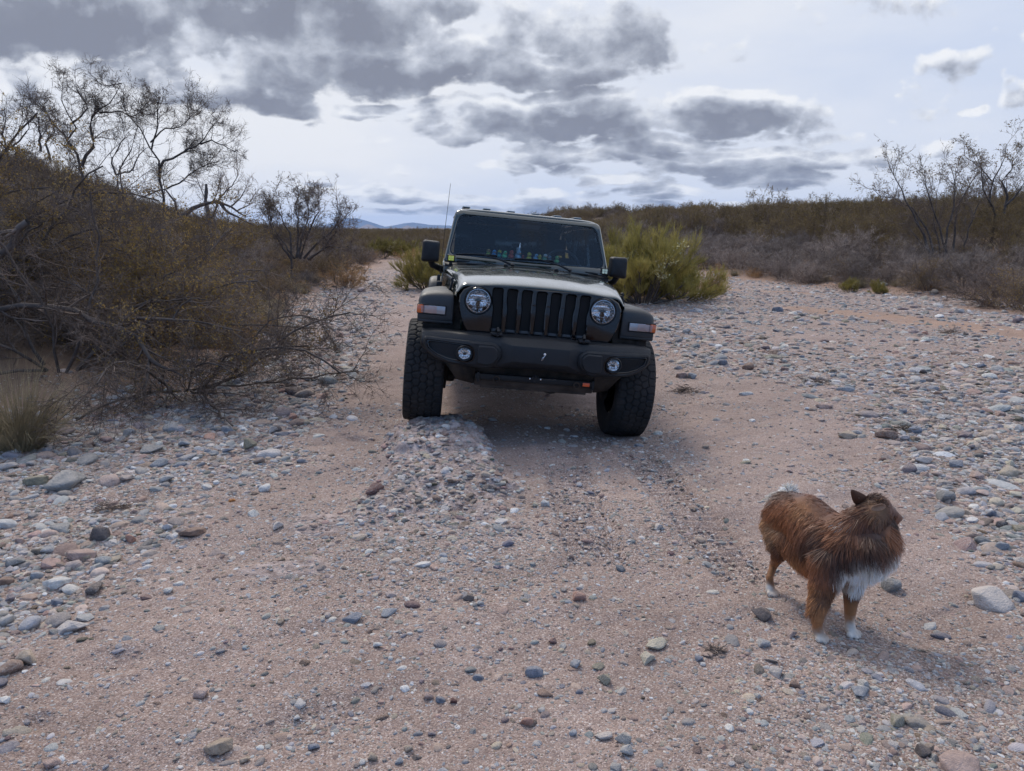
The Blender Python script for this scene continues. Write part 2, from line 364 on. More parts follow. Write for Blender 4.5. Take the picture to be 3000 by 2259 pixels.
    # relief
    hh = t.m('MULTIPLY', t.m('SUBTRACT', .6, g1.outputs['Distance']), .0022)
    hh = t.m('ADD', hh, t.m('MULTIPLY', k2, t.m('MULTIPLY', t.m('SUBTRACT', .45, g2.outputs['Distance']), .008)))
    hh = t.m('ADD', hh, t.m('MULTIPLY', k3, t.m('MULTIPLY', t.m('SUBTRACT', .45, g3.outputs['Distance']), .018)))
    hh = t.m('ADD', hh, t.m('MULTIPLY', k4, t.m('MULTIPLY', t.m('SUBTRACT', .45, g4.outputs['Distance']), .04)))
    hh = t.m('ADD', hh, t.m('MULTIPLY', t.noise(P2, 30, 5, .65).outputs[0], .010))
    hh = t.m('ADD', hh, t.m('MULTIPLY', A('rock'), t.m('MULTIPLY', t.noise(P2, 22, 6, .7).outputs[0], .03)))
    bmp = t.new('ShaderNodeBump', {'Height': hh, 'Strength': 1.0, 'Distance': 1.0})
    b = principled(t, Base_Color=col, Roughness=.95, Specular_IOR_Level=.15, Normal=bmp.outputs[0]); finish(t, b.outputs[0])
    o = link('dry_wash_ground', me, mat=m); tag(o, kind='structure')
build_ground()

# ------------------------------------------------------------------ stones
STONECOL = [(.40,.30,.25), (.48,.385,.335), (.30,.31,.325), (.20,.215,.24), (.42,.41,.41), (.17,.125,.105), (.36,.245,.20), (.56,.52,.485), (.50,.42,.33), (.29,.265,.235), (.42,.28,.23), (.68,.66,.63), (.35,.34,.325)]
STONEW = np.array([.13,.15,.09,.05,.16,.07,.06,.09,.05,.07,.05,.045,.06]); STONEW /= STONEW.sum()
def stone_material(name, inst):
    m, t = mat_new(name)
    if inst: c = t.new('ShaderNodeAttribute', attribute_name='col', attribute_type='INSTANCER').outputs['Color']
    else: c = t.new('ShaderNodeObjectInfo').outputs['Color']
    P = t.new('ShaderNodeTexCoord').outputs['Object']; rnd = t.new('ShaderNodeObjectInfo').outputs['Random']
    P = t.vm('ADD', P, t.xyz(t.m('MULTIPLY', rnd, 50), rnd, rnd))
    n = t.noise(P, 2.2, 6, .65); v = t.noise(t.vm('MULTIPLY', P, (1, 1, 4)), 1.6, 5, .6, 1.5)
    col = t.vm('MULTIPLY', c, t.xyz(*[t.mr(n.outputs[0], .3, .7, .68, 1.3)] * 3))
    vein = t.m('MULTIPLY', t.mr(t.m('ABSOLUTE', t.m('SUBTRACT', v.outputs[0], .5)), .0, .03, .55, 0), t.m('GREATER_THAN', t.m('FRACT', t.m('MULTIPLY', rnd, 7.3)), .6))
    col = t.mix(vein, col, (.6, .56, .52))
    dn = t.new('ShaderNodeSeparateXYZ', {0: t.new('ShaderNodeNewGeometry').outputs['Normal']}).outputs[2]
    dust = t.m('MULTIPLY', t.mr(dn, .1, 1, 0, .35), t.mr(n.outputs[0], .3, .6))
    col = t.mix(dust, col, (.36, .27, .22))
    bmp = t.new('ShaderNodeBump', {'Height': t.noise(P, 7, 6, .7).outputs[0], 'Strength': .55, 'Distance': .3})
    b = principled(t, Base_Color=col, Roughness=.8, Specular_IOR_Level=.3, Normal=bmp.outputs[0]); finish(t, b.outputs[0]); return m
M_STONE = stone_material('river_stone', False); M_PEB = stone_material('river_gravel', True)

def stone_mesh(name, seed, k=11, flat=.6, sub=2, crease=.5):
    """angular pebble: hull of random points, bevel-rounded by subdivision"""
    rng = np.random.default_rng(seed); bm = bmesh.new()
    p = rng.normal(size=(k, 3)); p /= np.linalg.norm(p, axis=1)[:, None]; p *= rng.uniform(.82, 1.05, (k, 1)); p *= (1, rng.uniform(.62, .85), flat * rng.uniform(.75, 1.1))
    vs = [bm.verts.new(v) for v in p]
    ge = bmesh.ops.convex_hull(bm, input=vs)
    bmesh.ops.delete(bm, geom=list({v for v in bm.verts if not v.link_faces}), context='VERTS')
    bmesh.ops.dissolve_limit(bm, angle_limit=R(14), verts=bm.verts, edges=bm.edges)
    bmesh.ops.bevel(bm, geom=list(bm.edges), offset=.16 if sub > 1 else .12, segments=2, profile=.6, affect='EDGES', clamp_overlap=True)
    bmesh.ops.triangulate(bm, faces=bm.faces)
    for _ in range(sub - 1):
        bmesh.ops.smooth_vert(bm, verts=bm.verts, factor=.35, use_axis_x=True, use_axis_y=True, use_axis_z=True)
    me = bpy.data.meshes.new(name); bm.to_mesh(me); bm.free()
    me.polygons.foreach_set('use_smooth', np.ones(len(me.polygons), bool)); me.update()
    return me
def gravel():
    """the countless small stones: points with size, turn and colour, instanced pebbles"""
    rng = np.random.default_rng(4)
    pts = []
    def scatter(n, y0, y1, fx, size_px, smin, smax, dens):
        # density per image area, so stones far off are only the bigger ones
        t = rng.uniform(1 / y1, 1 / y0, n); y = 1 / t; x = rng.uniform(-fx, fx, n) * y
        cob, grav, soil, d = zones(x, y); rk = rockmask(x, y, True)
        keep = rng.uniform(size=n) < dens(cob, grav, soil, rk) * (d < 1.2)
        x, y = x[keep], y[keep]
        s = size_px * .55 * rng.uniform(.02, 1, len(x)) ** (-1 / 2.1)
        s = np.clip(s * (y / FPX), smin * .7, smax * rng.uniform(.7, 1.3, len(x)))
        pts.append((x, y, s))
    # fine gravel near, sizes in pixels of the photograph (radius)
    scatter(100000, 1.6, 7, .80, 5.5, .003, .012, lambda c, g, s, r: (.20 + .8 * g + .45 * c) * (1 - .6 * r))
    scatter(26000, 1.6, 7, .80, 11, .007, .028, lambda c, g, s, r: .03 + .5 * g + .6 * c)
    scatter(106000, 4.5, 30, .88, 5.0, .010, .06, lambda c, g, s, r: (.05 + .15 * g + .9 * c) * (1 - .8 * r))
    scatter(11000, 1.9, 13, .80, 13, .014, .07, lambda c, g, s, r: 1.1 * c ** 1.5 * (1 - .8 * r))
    scatter(7000, 3.2, 6.2, .25, 9, .006, .03, lambda c, g, s, r: r)
    scatter(29000, 2.0, 30, .88, 10, .02, .075, lambda c, g, s, r: (.004 + .75 * c ** 1.3) * (1 - .8 * r))
    scatter(5000, 2.2, 26, .78, 17, .03, .10, lambda c, g, s, r: .5 * c ** 2)
    x, y, s = [np.concatenate(a) for a in zip(*pts)]
    # under the wheels nothing sticks up
    keep = np.ones(len(x), bool)
    for p in WP: keep &= np.hypot(x - p.x, y - p.y) > .26
    x, y, s = x[keep], y[keep], s[keep]; n = len(x)
    z = terrain(x, y) + s * rng.uniform(-.42, .12, n)
    me = bpy.data.meshes.new('gravel'); me.vertices.add(n); me.vertices.foreach_set('co', np.stack([x, y, z], 1).astype(np.float32).ravel())
    sc = np.stack([s * rng.uniform(.8, 1.35, n), s * rng.uniform(.75, 1.2, n), s * rng.uniform(.6, 1.1, n)], 1)
    rt = np.stack([rng.normal(0, .22, n), rng.normal(0, .22, n), rng.uniform(0, 6.28, n)], 1)
    ci = rng.choice(len(STONECOL), n, p=STONEW); c = np.array(STONECOL)[ci] * rng.uniform(.6, 1.45, (n, 1)) + rng.normal(0, .010, (n, 3))
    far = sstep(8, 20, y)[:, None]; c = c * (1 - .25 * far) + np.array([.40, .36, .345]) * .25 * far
    attr(me, 'sc', sc, 'FLOAT_VECTOR'); attr(me, 'rt', rt, 'FLOAT_VECTOR')
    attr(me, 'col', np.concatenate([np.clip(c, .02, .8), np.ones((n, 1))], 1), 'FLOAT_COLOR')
    a = me.attributes.new('vi', 'INT', 'POINT'); a.data.foreach_set('value', rng.integers(0, 7, n).astype(np.int32))
    o = link('gravel', me, mat=M_PEB); tag(o, 'countless small river stones and grit covering the dry wash bed', 'gravel', kind='stuff')
    # node group: pebble variants made from noise-pushed ico spheres
    ng = bpy.data.node_groups.new('scatter_gravel', 'GeometryNodeTree')
    ng.interface.new_socket('Geometry', in_out='INPUT', socket_type='NodeSocketGeometry'); ng.interface.new_socket('Geometry', in_out='OUTPUT', socket_type='NodeSocketGeometry')
    N = NT(ng); i = N.new('NodeGroupInput'); out = N.new('NodeGroupOutput')
    g2i = N.new('GeometryNodeGeometryToInstance')
    for k in range(7):
        ico = N.new('GeometryNodeMeshIcoSphere', {'Radius': 1.0, 'Subdivisions': 3})
        P = N.new('GeometryNodeInputPosition').outputs[0]
        v = N.new('ShaderNodeTexVoronoi', {'Vector': N.vm('ADD', P, (k * 3.7, k * 1.3, k * .7)), 'Scale': .85}, feature='F1')
        # planes of a random polyhedron: pull each point towards its cell's facet
        nz = N.new('ShaderNodeTexNoise', {'Vector': N.vm('ADD', P, (k * 5.1, 0, 0)), 'Scale': .9, 'Detail': 2})
        rad = N.m('ADD', .62, N.m('ADD', N.m('MULTIPLY', v.outputs['Distance'], .42), N.m('MULTIPLY', nz.outputs[0], .5)))
        sp_ = N.new('GeometryNodeSetPosition', {'Geometry': ico.outputs[0], 'Position': N.vm('MULTIPLY', P, N.xyz(rad, N.m('MULTIPLY', rad, .8), N.m('MULTIPLY', rad, .55)))})
        if k % 2:
            ic2 = N.new('GeometryNodeMeshIcoSphere', {'Radius': 1.0, 'Subdivisions': 2}); rv = N.new('FunctionNodeRandomValue', {2: .55, 3: 1.1, 8: k}, data_type='FLOAT')
            P_ = N.new('GeometryNodeInputPosition').outputs[0]; rr_ = rv.outputs[1]
            sp_ = N.new('GeometryNodeSetPosition', {'Geometry': ic2.outputs[0], 'Position': N.vm('MULTIPLY', P_, N.xyz(rr_, N.m('MULTIPLY', rr_, .8), N.m('MULTIPLY', rr_, .6)))})
            sp_ = N.new('GeometryNodeConvexHull', {0: sp_.outputs[0]})
        ss = N.new('GeometryNodeSetShadeSmooth', {0: sp_.outputs[0], 2: k % 2 == 0})
        sm = N.new('GeometryNodeSetMaterial', {0: ss.outputs[0]}); sm.inputs['Material'].default_value = M_PEB
        N.l.new(sm.outputs[0], g2i.inputs[0])
    na = lambda nm, ty: N.new('GeometryNodeInputNamedAttribute', {0: nm}, data_type=ty).outputs[0]
    m2p = N.new('GeometryNodeMeshToPoints', {0: i.outputs[0]})
    e2r = N.new('FunctionNodeEulerToRotation', {0: na('rt', 'FLOAT_VECTOR')})
    iop = N.new('GeometryNodeInstanceOnPoints', {'Points': m2p.outputs[0], 'Instance': g2i.outputs[0], 'Pick Instance': True, 'Instance Index': na('vi', 'INT'), 'Rotation': e2r.outputs[0], 'Scale': na('sc', 'FLOAT_VECTOR')})
    N.l.new(iop.outputs[0], out.inputs[0])
    md = o.modifiers.new('scatter', 'NODES'); md.node_group = ng
    print('gravel', n)
gravel()

# ------------------------------------------------------------------ modelling helpers
class MB:
    """collects pieces, then links them as one mesh object"""
    def __init__(s): s.v = []; s.f = []; s.n = 0
    def add(s, V, F):
        V = [tuple(v) for v in V]; s.v += V; s.f += [tuple(i + s.n for i in f) for f in F]; s.n += len(V); return s
    def box(s, c, d, rot=None, bev=0.0, seg=2):
        bm = bmesh.new(); bmesh.ops.create_cube(bm, size=1)
        for v in bm.verts: v.co = Vector((v.co.x * d[0], v.co.y * d[1], v.co.z * d[2]))
        if bev: bmesh.ops.bevel(bm, geom=list(bm.edges), offset=min(bev, min(d) * .49), segments=seg, profile=.5, affect='EDGES')
        M = Matrix.Translation(c) @ (Euler(rot, 'XYZ').to_matrix().to_4x4() if rot else Matrix())
        return s._bm(bm, M)
    def _bm(s, bm, M=None):
        if M is not None: bmesh.ops.transform(bm, matrix=M, verts=bm.verts)
        bm.verts.index_update(); s.add([v.co[:] for v in bm.verts], [[v.index for v in f.verts] for f in bm.faces]); bm.free(); return s
    def tube(s, pts, r, n=8, caps=True):
        P = [Vector(p) for p in pts]; rr = r if isinstance(r, (list, tuple)) else [r] * len(P); V = []; F = []
        up = Vector((0, 0, 1))
        for i, p in enumerate(P):
            t = (P[min(i + 1, len(P) - 1)] - P[max(i - 1, 0)]).normalized()
            a = t.cross(up); a = t.cross(Vector((1, 0, 0))) if a.length < .05 else a; a.normalize(); b = t.cross(a)
            V += [p + rr[i] * (math.cos(k * 2 * math.pi / n) * a + math.sin(k * 2 * math.pi / n) * b) for k in range(n)]
        for i in range(len(P) - 1):
            F += [(i * n + k, i * n + (k + 1) % n, (i + 1) * n + (k + 1) % n, (i + 1) * n + k) for k in range(n)]
        if caps: F += [tuple(range(n - 1, -1, -1)), tuple((len(P) - 1) * n + k for k in range(n))]
        return s.add(V, F)
    def lathe(s, prof, n=32, M=None, axis='Y'):
        """prof: (radius, height) pairs turned about an axis"""
        V = []; F = []
        for (r, h) in prof:
            for k in range(n):
                a = 2 * math.pi * k / n
                v = Vector((r * math.cos(a), h, r * math.sin(a))) if axis == 'Y' else (Vector((h, r * math.cos(a), r * math.sin(a))) if axis == 'X' else Vector((r * math.cos(a), r * math.sin(a), h)))
                V.append(M @ v if M is not None else v)
        for i in range(len(prof) - 1):
            F += [(i * n + k, i * n + (k + 1) % n, (i + 1) * n + (k + 1) % n, (i + 1) * n + k) for k in range(n)]
        return s.add(V, F)
    def disc(s, c, r, n=32, M=None):
        V = [Vector((c[0] + r * math.cos(2 * math.pi * k / n), c[1], c[2] + r * math.sin(2 * math.pi * k / n))) for k in range(n)]
        return s.add([M @ v if M is not None else v for v in V], [tuple(range(n))])
    def grid(s, rows, closed=False):
        m = len(rows[0]); V = [p for r in rows for p in r]; F = []
        for i in range(len(rows) - 1):
            for k in range(m if closed else m - 1):
                F.append((i * m + k, i * m + (k + 1) % m, (i + 1) * m + (k + 1) % m, (i + 1) * m + k))
        return s.add(V, F)
    def plate(s, outer, holes, y0, y1, fn=None, cham=.0, hcham=.0):
        """plate in the XZ plane with chamfered rims and holes, front y0, back y1; fn warps (x,y,z)"""
        from mathutils.geometry import tessellate_polygon
        fn = fn or (lambda x, y, z: (x, y, z))
        def area(L): return sum(a[0] * b[1] - b[0] * a[1] for a, b in zip(L, L[1:] + L[:1])) / 2
        def inset(L, d):
            sgn = 1 if area(L) > 0 else -1; out = []
            for i in range(len(L)):
                p, c, n = L[i - 1], L[i], L[(i + 1) % len(L)]
                e1 = Vector((c[0] - p[0], c[1] - p[1])); e2 = Vector((n[0] - c[0], n[1] - c[1]))
                if e1.length < 1e-7 or e2.length < 1e-7: out.append(c); continue
                e1.normalize(); e2.normalize(); n1 = Vector((-e1.y, e1.x)) * sgn; n2 = Vector((-e2.y, e2.x)) * sgn
                b = n1 + n2; b = n1 if b.length < 1e-4 else b / max(b.dot(n1), .35); out.append((c[0] + b.x * d, c[1] + b.y * d))
            return out
        outer = [tuple(p) for p in outer]; holes = [[tuple(p) for p in h] for h in holes]
        fo = inset(outer, cham) if cham else outer
        fh = [inset(h, -hcham) if hcham else h for h in holes]
        loops = [fo] + fh; V = []; F = []
        flat = [p for L in loops for p in L]
        from mathutils.geometry import delaunay_2d_cdt
        ed = []; b0 = 0
        for L in loops: ed += [(b0 + k, b0 + (k + 1) % len(L)) for k in range(len(L))]; b0 += len(L)
        pts2, _, tri0, _, _, _ = delaunay_2d_cdt([Vector((p[0], p[1])) for p in flat], ed, [], 1, 1e-7)
        def inside(x, y, L):
            c_ = False
            for i in range(len(L)):
                (x1, y1), (x2, y2) = L[i - 1], L[i]
                if (y1 > y) != (y2 > y) and x < (x2 - x1) * (y - y1) / (y2 - y1) + x1: c_ = not c_
            return c_
        flat = [(p.x, p.y) for p in pts2]; tri = []
        for t3 in tri0:
            mx_ = sum(flat[i][0] for i in t3) / 3; my_ = sum(flat[i][1] for i in t3) / 3
            if inside(mx_, my_, loops[0]) and not any(inside(mx_, my_, L) for L in loops[1:]): tri.append(tuple(t3))
        V += [fn(p[0], y0, p[1]) for p in flat]; F += [tuple(t) for t in tri]
        def ring(A, ya, B, yb):
            b = len(V); n = len(A); V.extend(fn(p[0], ya, p[1]) for p in A); V.extend(fn(p[0], yb, p[1]) for p in B)
            F.extend((b + k, b + (k + 1) % n, b + n + (k + 1) % n, b + n + k) for k in range(n))
        if cham: ring(fo, y0, outer, y0 + cham * (1 if y1 > y0 else -1))
        ring(outer, y0 + (cham if cham else 0) * (1 if y1 > y0 else -1), outer, y1)
        for L, H in zip(fh, holes):
            if hcham: ring(L, y0, H, y0 + hcham * (1 if y1 > y0 else -1))
            ring(H, y0 + (hcham if hcham else 0) * (1 if y1 > y0 else -1), H, y1)
        return s.add(V, F)
    def fill(s, loop, y, fn=None):
        from mathutils.geometry import tessellate_polygon
        fn = fn or (lambda x, y, z: (x, y, z))
        tri = tessellate_polygon([[Vector((p[0], p[1], 0)) for p in loop]])
        return s.add([fn(p[0], y, p[1]) for p in loop], [tuple(t) for t in tri])
    def build(s, name, mat, parent=None, smooth=40, sub=0, solid=0):
        me = bpy.data.meshes.new(name); me.from_pydata(s.v, [], s.f); me.update()
        bm = bmesh.new(); bm.from_mesh(me); bmesh.ops.remove_doubles(bm, verts=bm.verts, dist=1e-5); bmesh.ops.recalc_face_normals(bm, faces=bm.faces); bm.to_mesh(me); bm.free()
        me.polygons.foreach_set('use_smooth', np.ones(len(me.polygons), bool))
        if not sub: me.set_sharp_from_angle(angle=R(smooth))
        o = link(name, me, parent, mat)
        if solid: md = o.modifiers.new('thick', 'SOLIDIFY'); md.thickness = solid; md.offset = -1
        if sub: md = o.modifiers.new('sub', 'SUBSURF'); md.levels = md.render_levels = sub
        return o
def rrect(x0, x1, z0, z1, r, n=5):
    P = []
    for cx, cz, a0 in ((x1 - r, z1 - r, 0), (x0 + r, z1 - r, 90), (x0 + r, z0 + r, 180), (x1 - r, z0 + r, 270)):
        P += [(cx + r * math.cos(R(a0 + 90 * k / n)), cz + r * math.sin(R(a0 + 90 * k / n))) for k in range(n + 1)]
    return P
def rpoly(P, r, n=4):
    """round the corners of a polygon"""
    out = []
    for i in range(len(P)):
        p, c, q = Vector(P[i - 1]), Vector(P[i]), Vector(P[(i + 1) % len(P)])
        a = (p - c); b = (q - c); d = min(r, a.length * .45, b.length * .45); A = c + a.normalized() * d; B = c + b.normalized() * d
        out += [tuple((1 - t) ** 2 * A + 2 * t * (1 - t) * c + t * t * B) for t in [k / n for k in range(n + 1)]]
    return out
def mir(P): return [(-x, z) for x, z in P][::-1]

def simple(name, col, rough=.5, metal=0., spec=.5, coat=0., bump=None, dirt=0.):
    m, t = mat_new(name); P = t.new('ShaderNodeTexCoord').outputs['Object']
    c = col; r = rough
    n = t.noise(P, 6, 6, .65)
    c = t.mix(t.mr(n.outputs[0], .3, .7, 0, 1), tuple(x * .82 for x in col), tuple(min(1, x * 1.18) for x in col))
    if dirt:
        dn = t.noise(P, 3.5, 7, .7); f = t.m('MULTIPLY', t.mr(dn.outputs[0], .42, .7), dirt); c = t.mix(f, c, (.23, .17, .135))
        r = t.mr(dn.outputs[0], .4, .7, rough, min(1, rough + .3 * (dirt > 0)))
    ins = dict(Base_Color=c, Roughness=r, Metallic=metal, Specular_IOR_Level=spec, Coat_Weight=coat, Coat_Roughness=.03)
    if bump: ins['Normal'] = t.new('ShaderNodeBump', {'Height': t.noise(P, bump[0], 3, .6).outputs[0], 'Strength': bump[1], 'Distance': .01}).outputs[0]
    b = principled(t, **ins); finish(t, b.outputs[0]); return m
def glassy(name, tint, rough=.0, refl=1.0, base=.04):
    m, t = mat_new(name)
    fr = t.new('ShaderNodeFresnel', {'IOR': 1.5}).outputs[0]
    tr = t.new('ShaderNodeBsdfTransparent', {'Color': tint + (1,)}); gl = t.new('ShaderNodeBsdfGlossy', {'Color': (refl,) * 3 + (1,), 'Roughness': rough})
    mx = t.new('ShaderNodeMixShader', {0: t.m('ADD', fr, base, clamp=True), 1: tr.outputs[0], 2: gl.outputs[0]}); finish(t, mx.outputs[0]); return m
M_PAINT = simple('dark_green_paint', (.007, .016, .0125), .18, .2, .5, 1.0, dirt=.04)
M_GLOSS = simple('gloss_black', (.002, .002, .003), .06, 0, .35, .25, dirt=.0)
M_PLAST = simple('textured_black_plastic', (.007, .0078, .010), .45, 0, .35, bump=(900, .25), dirt=.05)
M_FEND = simple('grey_black_plastic', (.013, .0145, .017), .42, 0, .5, bump=(900, .15), dirt=.08)
M_TYRE = simple('tyre_rubber', (.014, .014, .015), .72, 0, .3, bump=(300, .3), dirt=.16)
M_UNDER = simple('underbody', (.012, .011, .010), .75, 0, .2, dirt=.35)
M_BRN = simple('dusty_steel', (.035, .026, .021), .7, .3, .3, dirt=.35)
M_CHROME = simple('reflector_chrome', (.92, .93, .95), .16, 1.0)
M_STEEL = simple('bright_steel', (.55, .55, .56), .25, 1.0)
M_DARK = simple('cabin_dark', (.010, .010, .011), .7)
M_AMBER = simple('amber_lens', (.55, .10, .015), .15, 0, .6, .6)
M_PINK = simple('clear_over_amber_lens', (.42, .25, .20), .15, .2, .6, .6)
M_CLEAR = simple('frosted_clear_lens', (.36, .36, .38), .15, .4, .6, .6)
M_ORANGE = simple('orange_reflector', (.75, .10, .02), .3, 0, .5, .4)
M_WIND = glassy('windshield_glass', (.66, .74, .78), 0, .9, .0)
M_SIDEG = glassy('side_glass', (.12, .14, .15), 0, .9, .03)
M_LENS = glassy('lamp_lens', (.93, .95, .97), 0, .9, .02)
M_RIB_SHEEN = simple('roof_rib', (.20, .22, .22), .3, .3, .5, .8)  # ribs coloured light grey: the sky's reflection is put into the base colour

# ------------------------------------------------------------------ tyre with irregular tread blocks
def tyre_mesh():
    rng = np.random.default_rng(8); Rr, Wd = .435, .315; n1, n2 = 480, 74
    prof = []                                                  # (across, radius, tread depth share) from inner bead to outer bead
    for k in range(n2 + 1):
        a = (k / n2 * 2 - 1); s = abs(a)
        if s < .70: x = a / .70 * (Wd / 2 - .022); r = Rr - .009 * (s / .70) ** 2; td = 1.0
        elif s < .80: q_ = (s - .70) / .10; x = math.copysign(Wd / 2 - .022 + .022 * math.sin(q_ * 1.57), a); r = Rr - .009 - .036 * (1 - math.cos(q_ * 1.57)); td = 1.0 - .2 * q_
        else: q_ = (s - .80) / .20; x = math.copysign(Wd / 2 + .006 * math.sin(q_ * 3.14), a); r = Rr - .045 - .15 * q_; x = math.copysign(abs(x) - .03 * q_ ** 2, a); td = .8 * max(0, 1 - q_ * 3.2)
        prof.append((x, r, td))
    C = 2 * math.pi * Rr; rows = 46
    pts = []
    for i in range(rows):
        sh = rng.uniform(-.003, .003)
        for j, x in enumerate((-.180, -.112, -.058, -.004, .050, .108, .180)):
            edge = j in (0, 6)
            if not edge or True: pts.append(((i + .5 * (j % 2)) * C / rows * 1.0 + sh + (0 if edge else rng.uniform(-.016, .016)), x + (0 if edge else rng.uniform(-.012, .012))))
    pts = np.array(pts); pts = np.concatenate([pts, pts + [C, 0], pts - [C, 0]])
    sgrid = np.arange(n1) / n1 * C; xg = np.array([p[0] for p in prof]); xx = xg.copy()
    edge_ext = np.array([math.copysign(abs(p[0]) + max(0, (Rr - .009 - p[1])), p[0]) for p in prof])
    S, X = np.meshgrid(sgrid, edge_ext, indexing='ij')
    f1 = np.full(S.shape, 9.); f2 = np.full(S.shape, 9.)
    for p in pts:
        m = np.abs(S[:, 0] - p[0]) < .12
        if not m.any(): continue
        d = np.hypot((S[m] - p[0]) * 1.0, X[m] - p[1]); a = f1[m]; b = f2[m]
        f2[m] = np.minimum(b, np.maximum(a, d)); f1[m] = np.minimum(a, d)
    g = sstep(.0035, .009, f2 - f1)                            # 0 in the groove
    V = np.zeros(S.shape + (3,)); ang = S / Rr
    td = np.array([p[2] for p in prof])[None, :]; r0 = np.array([p[1] for p in prof])[None, :]
    rad = r0 - (1 - g) * .013 * td
    tiny = .0015 * np.sin(S * 2 * math.pi / .012) * (np.array([abs(p[0]) < .14 for p in prof])[None, :]) * g
    rad = rad + tiny * 0
    V[..., 0] = xg[None, :]; V[..., 1] = rad * np.sin(ang); V[..., 2] = rad * np.cos(ang)
    idx = np.arange(n1 * (n2 + 1)).reshape(n1, n2 + 1); nx = np.roll(idx, -1, 0)
    F = np.stack([idx[:, :-1], idx[:, 1:], nx[:, 1:], nx[:, :-1]], -1).reshape(-1, 4)
    # the tyre bulges and flattens where it stands
    P = V.reshape(-1, 3); low = P[:, 2] < -.418; P[low, 2] = -.418 + (P[low, 2] + .418) * .15
    me = npmesh('tyre', P, F); return me
TYRE = tyre_mesh()

JEEP = empty('offroad_car', JT, JR.to_euler())
tag(JEEP, 'dark green off road car with black grille and big knobbly tyres facing us', 'car')
def empty_part(name, parent, loc):
    o = bpy.data.objects.new(name, None); COL.objects.link(o); o.parent = parent; o.location = loc; o.empty_display_size = .05; return o
def both(fn):
    for s in (-1, 1): fn(s)

